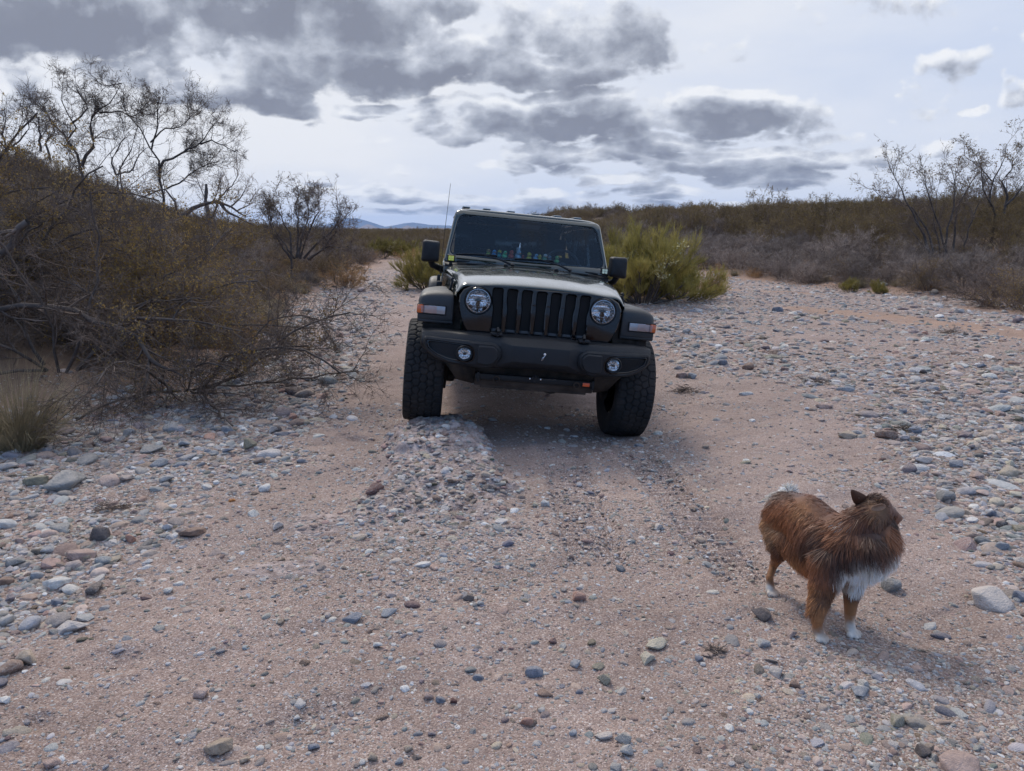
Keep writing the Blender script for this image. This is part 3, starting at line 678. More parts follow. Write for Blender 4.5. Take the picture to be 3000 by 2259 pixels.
def build_jeep():
    J = JEEP
    # wheels
    tm = None
    for i, (x, y, z) in enumerate(WHEELS):
        hub = (-.86 if x < 0 else .86, y, .428)
        ty = link('tyre', TYRE, J, M_TYRE); ty.location = hub; ty.rotation_euler = (R(17 * i), 0, 0) if False else (0, 0, 0)
        s = 1 if x > 0 else -1
        m = MB(); 
        m.lathe([(.245, s * .11), (.25, s * .125), (.235, s * .13), (.21, s * .07), (.205, -s * .09), (.24, -s * .12)], 40, axis='X')
        for k in range(5):
            a = k * 2 * math.pi / 5
            m.tube([(s * .075, .05 * math.cos(a), .05 * math.sin(a)), (s * .09, .12 * math.cos(a), .12 * math.sin(a)), (s * .10, .225 * math.cos(a), .225 * math.sin(a))], [.03, .024, .034], 8)
        m.lathe([(.0, s * .10), (.035, s * .10), (.06, s * .085), (.07, s * .06), (.2, s * .0), (.2, -s * .02), (0, -s * .03)], 24, axis='X')
        r = m.build('rim', M_GLOSS, ty)
    # hood: cross-sections from the nose to the cowl, mirrored
    def sec(y, w_, zc, zs, side, bulge):
        h = [(0, zc), (.16 * w_, zc - .0005), (.34 * w_, zc - .003), (.52 * w_, zc - .008 - bulge), (.60 * w_, zc - .013 - bulge), (.78 * w_, zc - .026), (.90 * w_, zs + .018), (.965 * w_, zs - .014), (.99 * w_, zs - .05), (w_, side + .05), (w_ + .004, side)]
        L = [(-a, y, b) for a, b in h[::-1]] + [(a, y, b) for a, b in h[1:]]
        return L
    m = MB(); st = [(-.538, .655, 1.212, 1.176, 1.10, 0), (-.535, .656, 1.224, 1.186, 1.10, 0), (-.520, .660, 1.234, 1.196, 1.10, 0), (-.48, .665, 1.247, 1.208, 1.10, 0), (-.40, .672, 1.268, 1.224, 1.09, .001), (-.28, .686, 1.294, 1.243, 1.08, .003), (-.12, .704, 1.315, 1.260, 1.08, .005), (.05, .720, 1.327, 1.270, 1.08, .006), (.3, .745, 1.334, 1.279, 1.09, .006), (.52, .768, 1.339, 1.286, 1.10, .005), (.60, .776, 1.340, 1.289, 1.10, .003), (.62, .778, 1.335, 1.285, 1.10, .002)]; m.grid([sec(*a) for a in st]); o = m.build('hood', M_PAINT, J, sub=2, solid=.012)
    # hood trim: two rear rubber stops, side latches, front latch edge
    for x in (-.215, .250):
        b = MB(); b.box((x, .545, 1.348), (.034, .03, .024), bev=.007); b.box((x, .56, 1.338), (.05, .045, .01), bev=.003); b.build('hood_stop', M_PLAST, J)
    for s in (-1, 1):
        b = MB(); b.box((s * .700, -.26, 1.165), (.02, .05, .10), (0, s * R(-14), 0), .008); b.box((s * .722, -.26, 1.105), (.03, .06, .05), bev=.01)
        b.box((s * .694, -.26, 1.218), (.022, .035, .03), (0, s * R(-25), 0), .006); b.build('hood_latch', M_PLAST, J)
    # grille
    half = [(0, 1.211), (.30, 1.211), (.45, 1.207), (.55, 1.192), (.603, 1.163), (.632, 1.115), (.634, 1.04), (.618, .965), (.585, .885), (.553, .838), (.515, .812), (.46, .802), (.3, .80), (0, .80)]
    outer = half + [(-x, z) for x, z in half[-2:0:-1]]
    holes = []; SL = []
    for k in range(-3, 4):
        cx = k * .1137; b = k * .1105
        P = [(cx - .0385, 1.194), (cx + .0385, 1.194), (cx + .0385, 1.10), (b + .033, 1.04), (b + .040, .846), (b - .040, .846), (b - .033, 1.04), (cx - .0385, 1.10)]
        P = rpoly(P, .020, 5); SL.append((P, cx, b)); holes.append(P)
    for s in (-1, 1): holes.append([(s * .487 + .101 * math.cos(a * math.pi / 20), 1.086 + .101 * math.sin(a * math.pi / 20)) for a in range(40)])
    def gfn(x, y, z):                                # the face leans back above its waist and curves at the sides
        yy = y + .06 * max(0, z - 1.10) ** 1.0 * .5 + .04 * max(0, abs(x) - .35) ** 1.5 - .04 * max(0, 1.08 - z) * .3
        return (x, yy, z)
    m = MB(); m.plate(outer, holes, -.555, -.50, gfn, .008, .006); gr = m.build('grille', M_GLOSS, J, 30)
    for (P, cx, b) in SL:
        m = MB()
        # honeycomb mesh of thin ribs
        a_ = .0085; hgt = a_ * math.sqrt(3); col = 0; x = -.045
        def ok(x, z): 
            w_ = .036
            c_ = cx if z > 1.10 else b + (cx - b) * max(0, (z - 1.04) / .06)
            return abs(x - c_) < w_ and .885 < z < 1.19
        zz = .88; row = 0
        hx = .0155; hz = .0175
        while zz < 1.19:
            for c in range(-4, 5):
                X0 = cx * .5 + b * .5 + c * hx + (hx / 2 if row % 2 else 0)
                cen = (X0, zz)
                pts6 = [(X0 + hx / 2, zz - hz / 5), (X0 + hx / 2, zz + hz / 3.2), (X0, zz + hz / 1.65)]
                for (p, q_) in ((pts6[0], pts6[1]), (pts6[1], pts6[2]), (pts6[2], (X0 - hx / 2, zz + hz / 3.2))):
                    if ok(*p) and ok(*q_):
                        m.tube([gfn(p[0], -.528, p[1]), gfn(q_[0], -.528, q_[1])], .0016, 3, False)
            zz += hz * .93; row += 1
        m.build('slot_mesh', M_PLAST, gr)
        m = MB(); m.box((b, -.545, .866), (.074, .02, .004), (R(-35), 0, 0), .001); m.box((b, -.548, .873), (.060, .008, .022), (R(-18), 0, 0), .002); m.box((b - .035, -.548, .868), (.006, .016, .034), (0, R(-14), 0), .002); m.box((b + .035, -.548, .868), (.006, .016, .034), (0, R(14), 0), .002)
        m.build('slot_cup', M_FEND, gr)
    m = MB(); m.box((0, -.46, 1.0), (1.2, .02, .42)); m.build('radiator', M_DARK, gr)
    # headlights
    for s in (-1, 1):
        h = empty_part('headlight', J, (s * .487, -.548, 1.086))
        m = MB(); m.lathe([(.104, .012), (.104, -.006), (.099, -.012), (.094, -.008), (.092, .004), (.0915, .03)], 48); m.build('bezel', M_GLOSS, h)
        m = MB(); rows = []
        for i in range(19):
            rr = .0005 + .0915 * i / 18; row = []
            for k in range(72):
                a = 2 * math.pi * k / 72; X = rr * math.cos(a); Z = rr * math.sin(a)
                dep = .055 - .045 * (rr / .0915) ** 2
                dep += .0035 * math.sin(X * 620) + (.003 * math.sin(Z * 170) if Z > 0 else 0) + (.006 if abs(Z) < .006 else 0)
                row.append((X, dep, Z))
            rows.append(row)
        m.grid(rows, True); m.build('reflector', M_CHROME, h, 30)
        m = MB(); m.box((0, .02, .0), (.052, .03, .012), bev=.003); m.box((0, .022, -.028), (.03, .03, .03), bev=.006); m.box((0, .022, .012), (.075, .02, .003)); m.lathe([(.0, .0), (.013, .004), (.015, .02), (.015, .04)], 16); m.build('bulb_shield', M_UNDER, h)
        m = MB()
        for rr_, k_ in ((.088, 1),): m.lathe([(.0915, -.004), (.0905, -.009), (.0875, -.010), (.0870, .0)], 48)
        m.build('chrome_ring', M_STEEL, h)
        m = MB(); m.lathe([(.0005, -.024), (.02, -.0235), (.04, -.021), (.06, -.017), (.078, -.011), (.090, -.004)], 48); m.build('lens', M_LENS, h)
    # fenders (flares)
    for s in (-1, 1):
        path = [(-.452, .885), (-.456, .95), (-.455, 1.03), (-.445, 1.085), (-.41, 1.118), (-.34, 1.130), (-.15, 1.136), (.10, 1.134), (.28, 1.122), (.40, 1.085), (.50, .99), (.60, .82), (.68, .66)]
        rows = []
        for i, (y, z) in enumerate(path):
            a = path[max(i - 1, 0)]; b_ = path[min(i + 1, len(path) - 1)]; ty_, tz_ = b_[0] - a[0], b_[1] - a[1]; L = math.hypot(ty_, tz_); ny, nz = -tz_ / L, ty_ / L     # outward normal
            top = min(1, max(0, (z - .99) / .12)) if y < 0 else 1.0
            xi = .665 + .06 * min(1, max(0, (y + .45) / .3))
            sl = .035 * top                                  # the top falls towards the outside
            f = [(xi, 0), (xi + .03, .002), (.80, 0), (.885, -sl * .5), (.918, -sl * .8 - .004), (.936, -sl - .016), (.943, -sl - .035), (.945, -sl - .075)]
            if i < 2: f = [(xi, 0), (xi + .03, 0), (.80, 0), (.90, 0), (.932, .002), (.943, .010), (.946, .03), (.946, .07)]; f = [(x_, -abs(d_)) for x_, d_ in f]
            rows.append([(s * x_, y + ny * d_, z + nz * d_) for x_, d_ in f])
        m = MB(); m.grid(rows); fo = m.build('front_fender', M_FEND, J, sub=2, solid=.018)
        m = MB(); m.box((s * .805, -.40, .892), (.275, .10, .03), bev=.01); m.box((s * .675, -.36, .97), (.02, .16, .20), bev=.008); m.build('fender_liner', M_FEND, J)
        # turn signal set in the face
        tsn = empty_part('turn_signal', J, (0, 0, 0))
        m = MB(); m.plate([(s * x_, z_) for x_, z_ in rrect(.722, .950, .940, 1.020, .012)], [], -.462, -.44, cham=.004); m.build('surround', M_PLAST, tsn)
        m = MB(); m.box((s * .798, -.463, .980), (.134, .018, .062), bev=.006); m.build('clear_section', M_CLEAR if s > 0 else M_CLEAR, tsn)
        m = MB(); m.box((s * .845, -.4645, .980), (.10, .018, .058), bev=.006); m.build('pink_section', M_PINK, tsn)
        m = MB(); m.box((s * .924, -.455, .980), (.052, .036, .066), bev=.012); m.build('amber_section', M_AMBER, tsn)
        m = MB()
        for k in range(22): m.box((s * (.735 + k * .0085), -.4745, .980), (.0025, .003, .052))
        m.build('lens_rib', M_CLEAR, tsn)
        # inner wheel well and dark structure
        m = MB(); rows = [[(s * x_, y, z) for x_ in (.50, .62, .90)] for (y, z) in ((-.40, .80), (-.42, 1.02), (-.36, 1.09), (.2, 1.10), (.38, 1.04), (.56, .82), (.62, .55))]
        m.grid(rows); m.box((s * .55, .05, .86), (.06, .95, .44), bev=.02); m.build('wheel_well', M_UNDER, J)
    # bumper
    def yb(x):                                        # sweep of the bumper in plan
        a = max(0, abs(x) - .42) / .48; return .15 * a ** 1.8
    def bfn(x, y, z): return (x, y + yb(x), z)
    m = MB()
    def prof(x):
        a = abs(x)
        if a <= .215: return [(-.56, .856), (-.70, .854), (-.735, .846), (-.805, .795), (-.812, .765), (-.812, .675), (-.795, .645), (-.76, .620), (-.56, .622)]
        if a <= .30: t_ = (a - .215) / .085; A = prof(0); B = prof(.31); return [(p[0] * (1 - t_) + q_[0] * t_, p[1] * (1 - t_) + q_[1] * t_) for p, q_ in zip(A, B)]
        e = max(0, (a - .66) / .24); top = .846 - .022 * e ** 3; bot = .606 + .105 * e ** 1.6
        return [(-.56, top), (-.70, top), (-.728, top - .006), (-.758, top - .040), (-.768, top - .06), (-.768, bot + .035), (-.758, bot + .015), (-.735, bot), (-.56, bot + .004)]
    xs = [-.905, -.895, -.87, -.83, -.78, -.72, -.66, -.58, -.50, -.40, -.32, -.30, -.215, -.20, 0, .20, .215, .30, .32, .40, .50, .58, .66, .72, .78, .83, .87, .895, .905]
    rows = []
    for x in xs:
        P = prof(x)
        if abs(x) > .90: P = [(-.56 + (p[0] + .56) * .75, .765 + (p[1] - .765) * .72) for p in P]
        rows.append([bfn(x, p[0], p[1]) for p in P])
    m.grid(rows); bp = m.build('front_bumper', M_PLAST, J, 28, solid=.006)
    md = bp.modifiers.new('bev', 'BEVEL'); md.width = .006; md.segments = 2; md.limit_method = 'ANGLE'; md.angle_limit = R(18)
    for s in (-1, 1):
        po = rpoly([(.288, .690), (.288, .750), (.345, .800), (.50, .800), (.875, .796), (.882, .745), (.86, .690), (.79, .645), (.68, .615), (.39, .603), (.325, .640)], .03, 4)
        ho = rpoly([(.486, .720), (.520, .762), (.560, .770), (.858, .772), (.848, .715), (.775, .668), (.690, .645), (.54, .632), (.494, .655)], .022, 4)
        m = MB(); m.plate([(s * a, b) for a, b in po], [[(s * a, b) for a, b in ho]], -.795, -.72, bfn, .014, .006); m.build('lamp_surround', M_PLAST, bp)
        pad = rpoly([(.315, .690), (.315, .742), (.352, .778), (.470, .776), (.474, .640), (.40, .628), (.345, .645)], .015, 3)
        m = MB(); m.plate([(s * a, b) for a, b in pad], [], -.812, -.79, bfn, .010); m.build('bumper_pad', M_PLAST, bp)
        ri = rpoly([(.500, .718), (.528, .752), (.562, .760), (.842, .762), (.832, .718), (.768, .678), (.688, .656), (.545, .644), (.506, .662)], .018, 4)
        m = MB(); m.plate([(s * a, b) for a, b in ho], [[(s * a, b) for a, b in ri]], -.790, -.765, bfn, .002, .004); m.build('trim_frame', M_GLOSS, bp)
        m = MB(); m.fill([(s * a, b) for a, b in ri], -.772, bfn)
        zz = .655; row = 0
        while zz < .765:
            c = 0; x = .505 + (.0075 if row % 2 else 0)
            while x < .83:
                lo = .640 + max(0, x - .56) * .12 + max(0, x - .72) * .35
                if zz > lo + .006 and zz < .757 and math.hypot(x - .567, zz - .705) > .062: m.tube([bfn(s * (x - .0045), -.778, zz - .0045), bfn(s * x, -.780, zz + .003), bfn(s * (x + .0045), -.778, zz - .0045)], .0016, 3, False)
                x += .015
            zz += .0115; row += 1
        m.build('honeycomb_insert', M_PLAST, bp)
        h = empty_part('fog_light', bp, (s * .567, -.79 + yb(.567), .705))
        m = MB(); m.lathe([(.062, .02), (.062, -.006), (.056, -.014), (.050, -.010), (.048, .01)], 36); m.build('ring', M_PLAST, h)
        m = MB(); rows = []
        for i in range(10):
            rr = .0005 + .046 * i / 9
            rows.append([(rr * math.cos(2 * math.pi * k / 48), .022 - .018 * (rr / .046) ** 2 + .002 * math.sin(rr * math.cos(2 * math.pi * k / 48) * 640), rr * math.sin(2 * math.pi * k / 48)) for k in range(48)])
        m.grid(rows, True); m.build('reflector', M_CHROME, h, 30)
        m = MB(); m.box((0, .004, -.004), (.02, .014, .018), bev=.004); m.build('bulb_shield', M_UNDER, h)
        m = MB(); m.lathe([(.0005, -.014), (.02, -.0125), (.036, -.009), (.047, -.002)], 36); m.build('lens', M_LENS, h)
        # tow hook standing on the bumper
        m = MB(); m.box((s * .335, -.70, .862), (.085, .07, .02), bev=.006); m.tube([(s * .33, -.73, .85), (s * .325, -.745, .885), (s * .33, -.71, .905), (s * .335, -.67, .885), (s * .335, -.66, .85)], [.013, .012, .010, .012, .014], 8); m.build('tow_hook', M_PLAST, J)
    m = MB(); m.tube([(.025, -.818, .752), (.031, -.824, .746), (.025, -.828, .735), (.010, -.828, .722), (.006, -.826, .705), (.016, -.825, .712), (.022, -.826, .730)], .0035, 6); m.lathe([(.010, -.0), (.010, -.008), (.006, -.012), (.0005, -.012)], 12, Matrix.Translation((.028, -.812, .750))); m.build('hitch_pin_clip', M_STEEL, J)
    # crossmember, skid plate, brackets
    m = MB(); m.box((0, -.60, .515), (.93, .04, .045), bev=.006); m.box((-.44, -.60, .51), (.02, .06, .075), bev=.004); m.box((.46, -.60, .51), (.02, .06, .075), bev=.004); m.build('crossmember', M_PLAST, J)
    m = MB(); m.box((0, -.57, .465), (.94, .03, .055), (R(12), 0, 0), .01); m.box((0, -.38, .452), (.84, .40, .02), (R(6), 0, 0), .006); m.build('skid_plate', M_BRN, J)
    for x in (-.30, .33):
        m = MB(); m.lathe([(.028, .0), (.028, -.014), (.020, -.018), (.016, -.006)], 20, Matrix.Translation((x, -.618, .503))); m.build('shackle_mount', M_BRN, J)
    m = MB(); m.plate([(-.055, .528), (0, .560), (.055, .528), (0, .490)], [], -.632, -.618, cham=.003); m.tube([(0, -.64, .53), (0, -.64, .56)], .008, 8); m.build('winch_plate', M_PLAST, J)
    for x in (-.042, .042): m = MB(); m.lathe([(.006, 0), (.006, -.005), (.001, -.006)], 10, Matrix.Translation((x, -.633, .528))); m.build('bolt', M_STEEL, J)
    m = MB(); m.tube([(.04, -.63, .535), (.10, -.632, .532), (.16, -.63, .538)], .0025, 5); m.build('cable', M_STEEL, J)
    m = MB(); m.box((.405, -.624, .512), (.055, .008, .028), bev=.003); m.build('orange_reflector', M_ORANGE, J)
    for s in (-1, 1):
        m = MB(); m.add([(s * .47, -.60, .60), (s * .72, -.52, .61), (s * .60, -.50, .46), (s * .47, -.58, .45)], [(0, 1, 2, 3)]); m.build('splash_guard', M_UNDER, J, solid=.01)
    m = MB(); m.tube([(-.78, 0, .43), (.78, 0, .43)], .042, 14); m.lathe([(.02, -.11), (.09, -.09), (.125, -.03), (.125, .04), (.07, .12)], 20, Matrix.Translation((.22, 0, .43)))
    for s in (-1, 1):
        m.tube([(s * .62, .02, .44), (s * .54, .04, .95)], .035, 10); m.tube([(s * .45, -.02, .45), (s * .42, .62, .56)], .028, 8); m.box((s * .66, 0, .43), (.10, .13, .16), bev=.02)
        m.tube([(s * .50, -.40, .60), (s * .50, 3.4, .60)], .045, 8)
        m.lathe([(.15, 0), (.15, .02), (.05, .03), (.02, .06)], 24, Matrix.Translation((s * .70, 0, .43)) @ Matrix.Rotation(R(90) * s, 4, 'Z'))
    m.tube([(-.66, -.10, .40), (.55, -.16, .44)], .018, 8); m.tube([(-.60, -.12, .47), (.62, -.09, .42)], .016, 8); m.tube([(-.78, 2.97, .43), (.78, 2.97, .43)], .042, 12)
    m.box((.0, 1.2, .56), (.7, 1.6, .12), bev=.04); m.build('axle', M_UNDER, J)
    # grille-side panels, engine bay block so that nothing shows through
    m = MB(); m.box((0, .05, .93), (1.06, .95, .34), bev=.03); m.box((0, -.50, .60), (.96, .12, .20), bev=.02); m.build('engine_bay', M_UNDER, J)
    for s in (-1, 1):
        m = MB(); P = [(-.50, .82), (-.50, 1.10), (.64, 1.12), (.64, .60), (.50, .60), (.36, .90)]
        m.add([(s * (.60 + .10 * ((y + .5) / 1.1)), y, z) for y, z in P], [tuple(range(6))])
        m.build('apron_panel', M_PAINT, J, solid=.01)
    # cowl
    m = MB(); m.grid([[(x, .615, 1.296 + .03 * (1 - (x / .75) ** 2)) for x in np.linspace(-.76, .76, 13)], [(x, .66, 1.318 + .02 * (1 - (x / .75) ** 2)) for x in np.linspace(-.77, .77, 13)], [(x, .73, 1.330 + .018 * (1 - (x / .75) ** 2)) for x in np.linspace(-.775, .775, 13)]])
    m.build('cowl', M_PLAST, J, solid=.01)
    for xs_ in (np.linspace(.36, .56, 14), np.linspace(-.56, -.30, 16)):
        m = MB(); m.box((float(xs_.mean()), .655, 1.331), (float(xs_[-1] - xs_[0]) + .01, .045, .006))
        for x in xs_: m.box((x, .655, 1.341 - .02 * (x / .75) ** 2), (.006, .05, .006))
        m.build('cowl_vent', M_GLOSS, J)
    for s in (-1, 1):
        m = MB(); m.box((s * .60, .66, 1.345), (.12, .03, .012), (0, s * R(6), 0), .004); m.tube([(s * .66, .64, 1.345), (s * .60, .63, 1.352), (s * .55, .64, 1.349)], .004, 6); m.build('windshield_hinge', M_PLAST, J)
    # windshield frame in its leaning plane
    def wfn(x, y, z):                                # z along 0..1 = bottom..top
        t_ = (z - 1.33) / .50; return (x, .715 + .335 * t_ + y - .03 * (1 - (x / .75) ** 2), z)
    of = rpoly([(-.775, 1.325), (.775, 1.325), (.775, 1.36), (.700, 1.818), (-.700, 1.818), (-.775, 1.36)], .055, 6)
    gh = rpoly([(-.742, 1.392), (.742, 1.392), (.668, 1.776), (-.668, 1.776)], .075, 7)
    m = MB(); m.plate(of, [gh], -.012, .055, wfn, .010, .005); m.build('windshield_frame', M_PAINT, J, 35)
    m = MB(); g2 = rpoly([(-.742, 1.392), (.742, 1.392), (.668, 1.776), (-.668, 1.776)], .075, 7); g3 = rpoly([(-.728, 1.402), (.728, 1.402), (.657, 1.767), (-.657, 1.767)], .068, 7)
    m.plate(g2, [g3], -.002, .004, wfn); m.build('windshield_seal', M_GLOSS, J)
    m = MB(); zs = np.linspace(1.393, 1.775, 12)
    def gw(z): return .742 - (z - 1.392) / (1.776 - 1.392) * .074
    rows = []
    for z in zs:
        e = min(z - 1.392, 1.776 - z); cut = .075 - math.sqrt(max(0, .075 ** 2 - max(0, .075 - e) ** 2)) if e < .075 else 0
        W_ = gw(z) - cut; rows.append([wfn(x * W_, .002, z) for x in np.linspace(-1, 1, 17)])
    m.grid(rows); m.build('windshield', M_WIND, J, 60)
    # roof
    rows = []
    for y, z, w_ in ((1.035, 1.805, .700), (1.030, 1.822, .698), (1.045, 1.838, .690), (1.09, 1.847, .684), (1.8, 1.862, .684), (2.7, 1.855, .68), (3.25, 1.835, .672), (3.34, 1.80, .672), (3.36, 1.75, .675)):
        h = [(0, z), (.35, z - .001), (.55, z - .003), (.64, z - .010), (w_ - .008, z - .028), (w_ + .004, z - .055), (w_ + .010, z - .085)]
        rows.append([(-a, y, b) for a, b in h[::-1]] + [(a, y, b) for a, b in h[1:]])
    m = MB(); m.grid(rows); m.build('roof', M_PAINT, J, sub=1, solid=.02)
    for x in (-.60, -.40, -.16, .08, .30, .50):
        m = MB(); m.box((x, 1.95, 1.854), (.075, 1.6, .014), bev=.006); m.build('roof_rib', M_RIB_SHEEN, J)
    # body sides, doors, windows
    for s in (-1, 1):
        def sfn(y_, x_, z_): return (s * x_, y_, z_)
        m = MB(); m.plate([(.66, .62), (.66, 1.30), (.72, 1.335), (3.38, 1.335), (3.40, .72), (3.30, .66), (3.28, .95), (3.05, 1.05), (2.72, 1.04), (2.55, .85), (2.48, .60)], [], .785, .70, lambda y_, x_, z_: (s * (x_ - .03 * max(0, z_ - 1.0)), y_, z_), .012); m.build('body_side', M_PAINT, J)
        for y0, y1 in ((.82, 1.62), (1.68, 2.45)):
            d_ = MB(); d_.plate(rrect(y0, y1, .66, 1.325, .05), [], .795, .775, lambda y_, x_, z_: (s * (x_ - .03 * max(0, z_ - 1.0)), y_, z_), .006); dd = d_.build('door', M_PAINT, J)
            h_ = MB(); h_.box((s * .800, y1 - .10, 1.20), (.03, .14, .035), bev=.01); h_.build('handle', M_PLAST, dd)
        ufn = lambda y_, x_, z_: (s * (.765 - (z_ - 1.33) * .155 + (x_ - .765)), y_, z_)
        wo_ = [rpoly([(.86, 1.35), (1.60, 1.35), (1.60, 1.75), (1.13, 1.75)], .03), rpoly([(1.70, 1.35), (2.42, 1.35), (2.42, 1.75), (1.70, 1.75)], .03), rpoly([(2.52, 1.37), (3.26, 1.37), (3.22, 1.74), (2.52, 1.74)], .03)]
        m = MB(); m.plate([(.745, 1.33), (1.06, 1.80), (3.33, 1.80), (3.38, 1.33)], wo_, .770, .745, ufn, .004, .004); fr_ = m.build('side_frame', M_PAINT, J)
        for P in wo_:
            m = MB(); m.fill(P, .758, ufn); m.build('side_window', M_SIDEG, fr_)
        m = MB(); rows = []
        for i, (y, z) in enumerate([(2.50, .62), (2.58, .85), (2.70, 1.03), (2.80, 1.08), (3.10, 1.085), (3.24, 1.04), (3.34, .88), (3.38, .74)]):
            rows.append([(s * .74, y, z), (s * .86, y, z + .01), (s * .925, y, z - .004), (s * .943, y, z - .03), (s * .945, y, z - .07)])
        m.grid(rows); m.build('rear_fender', M_FEND, J, sub=1, solid=.018)
        m = MB(); m.box((s * .80, 1.60, .60), (.06, 1.75, .08), bev=.02); m.build('side_step', M_PLAST, J)
        m = MB(); m.box((s * .688, 1.10, 1.74), (.02, .03, .05), bev=.006) if s < 0 else m.box((s * .70, 1.10, 1.72), (.015, .02, .03), bev=.004); m.build('hinge_cap', M_PLAST, J)
        # mirrors
        mm = empty_part('door_mirror', J, (0, 0, 0))
        m = MB(); P = rpoly([(.822, 1.318), (.968, 1.308), (.984, 1.325), (.978, 1.492), (.962, 1.507), (.838, 1.504), (.822, 1.490)], .022, 5)
        cx_, cz_ = .90, 1.41
        def mf(x_, y_, z_): return (s * (x_ if s < 0 else x_ - .055), y_, z_ + (0 if s < 0 else .012))
        ringz = []
        for yy, k_ in ((.600, .0), (.602, .72), (.612, .90), (.635, .985), (.67, 1.0), (.735, .97), (.742, .93), (.730, .90)):
            ringz.append([mf(cx_ + (a - cx_) * k_, yy, cz_ + (b - cz_) * k_) for a, b in P])
        m.grid(ringz, True); m.build('mirror_housing', M_PLAST, mm, 50)
        m = MB(); m.add([mf(cx_ + (a - cx_) * .90, .731, cz_ + (b - cz_) * .90) for a, b in P], [tuple(range(len(P)))]); m.build('mirror_glass', M_STEEL, mm)
        m = MB(); xo = .90 if s < 0 else .85; m.tube([(s * .765, .86, 1.245), (s * .80, .80, 1.255), (s * (xo - .02), .70, 1.285), (s * xo, .68, 1.335)], [.034, .032, .028, .03], 10); m.build('mirror_arm', M_PLAST, mm)
        # ditch light
        dl = empty_part('pod_light', J, (s * .712, .60, 1.364 if s < 0 else 1.375))
        m = MB(); m.box((0, .016, 0), (.068, .032, .060), bev=.006)
        for dx in (-.034, .034):
            for dz in (-.022, 0, .022): m.box((dx, .02, dz), (.010, .026, .012), bev=.003)
        m.box((0, .03, -.04), (.03, .02, .03)); m.build('housing', M_PLAST, dl)
        m = MB(); m.box((0, -.0015, 0), (.052, .006, .044), bev=.003); m.build('face', simple('yellow_lens', (.85, .66, .04), .2, 0, .6, .7) if s < 0 else simple('clear_led_lens', (.34, .34, .24), .2, .2, .6, .7), dl)
        m = MB()
        for dx in (-.013, .013):
            for dz in (-.011, .011): m.lathe([(.0105, -.005), (.0095, -.0065), (.005, -.0055), (.0005, -.005)], 14, Matrix.Translation((dx, 0, dz)))
        m.build('led_cup', simple('yellow_led', (.95, .85, .15), .15, .3) if s < 0 else simple('white_led', (.8, .8, .55), .15, .3), dl)
    # rear wall, spare wheel
    m = MB(); m.box((0, 3.36, 1.02), (1.5, .06, .68), bev=.02); m.box((0, 3.345, 1.55), (1.34, .02, .42), bev=.01); m.build('tailgate', M_PAINT, J)
    sp_ = link('spare_tyre', TYRE, J, M_TYRE); sp_.location = (0, 3.58, 1.10); sp_.rotation_euler = (0, 0, R(90))
    # cabin
    m = MB(); m.grid([[(x, .765, 1.385) for x in np.linspace(-.70, .70, 9)], [(x, .90, 1.395 - .01 * abs(x)) for x in np.linspace(-.70, .70, 9)], [(x, 1.05, 1.37) for x in np.linspace(-.70, .70, 9)], [(x, 1.10, 1.10) for x in np.linspace(-.70, .70, 9)]]); m.build('dashboard', M_DARK, J, solid=.02)
    m = MB(); m.box((0, 1.9, .75), (1.45, 2.6, .06)); m.build('cabin_floor', M_DARK, J)
    for x in (-.38, .38):
        m = MB(); m.box((x, 1.68, 1.15), (.50, .16, .62), (R(-12), 0, 0), .07, 4); m.box((x, 1.50, .90), (.50, .5, .16), bev=.06, seg=4); m.build('seat', M_DARK, J)
        m = MB(); m.box((x, 1.76, 1.56), (.26, .10, .17), bev=.045, seg=4); m.build('headrest', M_DARK, J)
    m = MB(); m.box((0, 2.6, 1.15), (1.2, .16, .6), (R(-12), 0, 0), .07, 4); m.build('rear_seat', M_DARK, J)
    m = MB(); c_ = Vector((.40, 1.22, 1.36)); ax = Matrix.Rotation(R(-22), 3, 'X')
    ring_ = [c_ + ax @ Vector((.185 * math.cos(a), 0, .185 * math.sin(a))) for a in np.linspace(0, 2 * math.pi, 33)]
    m.tube(ring_, .014, 8, False); m.tube([c_ + ax @ Vector((-.18, 0, .02)), c_ + ax @ Vector((.18, 0, .02))], .016, 6); m.tube([c_, c_ + ax @ Vector((0, 0, -.18))], .016, 6); m.lathe([(.055, .01), (.05, -.02), (.0005, -.026)], 20, Matrix.Translation(c_)); m.build('steering_wheel', simple('wheel_vinyl', (.03, .033, .038), .4), J)
    m = MB(); m.box((0, 1.02, 1.715), (.24, .03, .06), bev=.015); m.build('rear_view_mirror', M_DARK, J)
    # wipers
    for (bl, ar) in ((((-.665, .712, 1.404), (-.50, .708, 1.418), (-.29, .704, 1.424)), ((-.145, .655, 1.352), (-.24, .675, 1.384), (-.44, .70, 1.424))), (((-.125, .700, 1.410), (.03, .700, 1.420), (.235, .705, 1.424)), ((.395, .665, 1.352), (.30, .68, 1.388), (.11, .695, 1.424)))):
        m = MB(); m.tube(bl, .0085, 6); m.tube([Vector(p) + Vector((0, .004, -.009)) for p in bl], .004, 4); wp = m.build('wiper_blade', M_PLAST, J)
        m = MB(); m.tube(ar, [.013, .010, .006], 6); m.lathe([(.018, 0), (.018, -.016), (.010, -.02), (.0005, -.02)], 12, Matrix.Translation(Vector(ar[0]) + Vector((0, 0, -.004))) @ Matrix.Rotation(R(-60), 4, 'X')); m.build('wiper_arm', M_PLAST, wp)
    # antenna
    m = MB(); m.tube([(-.802, .35, 1.10), (-.800, .35, 1.16)], [.014, .008], 8); m.tube([(-.800, .35, 1.15), (-.788, .352, 1.55), (-.768, .36, 2.0)], [.0032, .0026, .0018], 6); m.build('antenna', M_PLAST, J)
    m = MB(); m.box((-.80, .30, 1.14), (.05, .06, .05), bev=.012); m.build('cowl_bracket', M_PLAST, J)
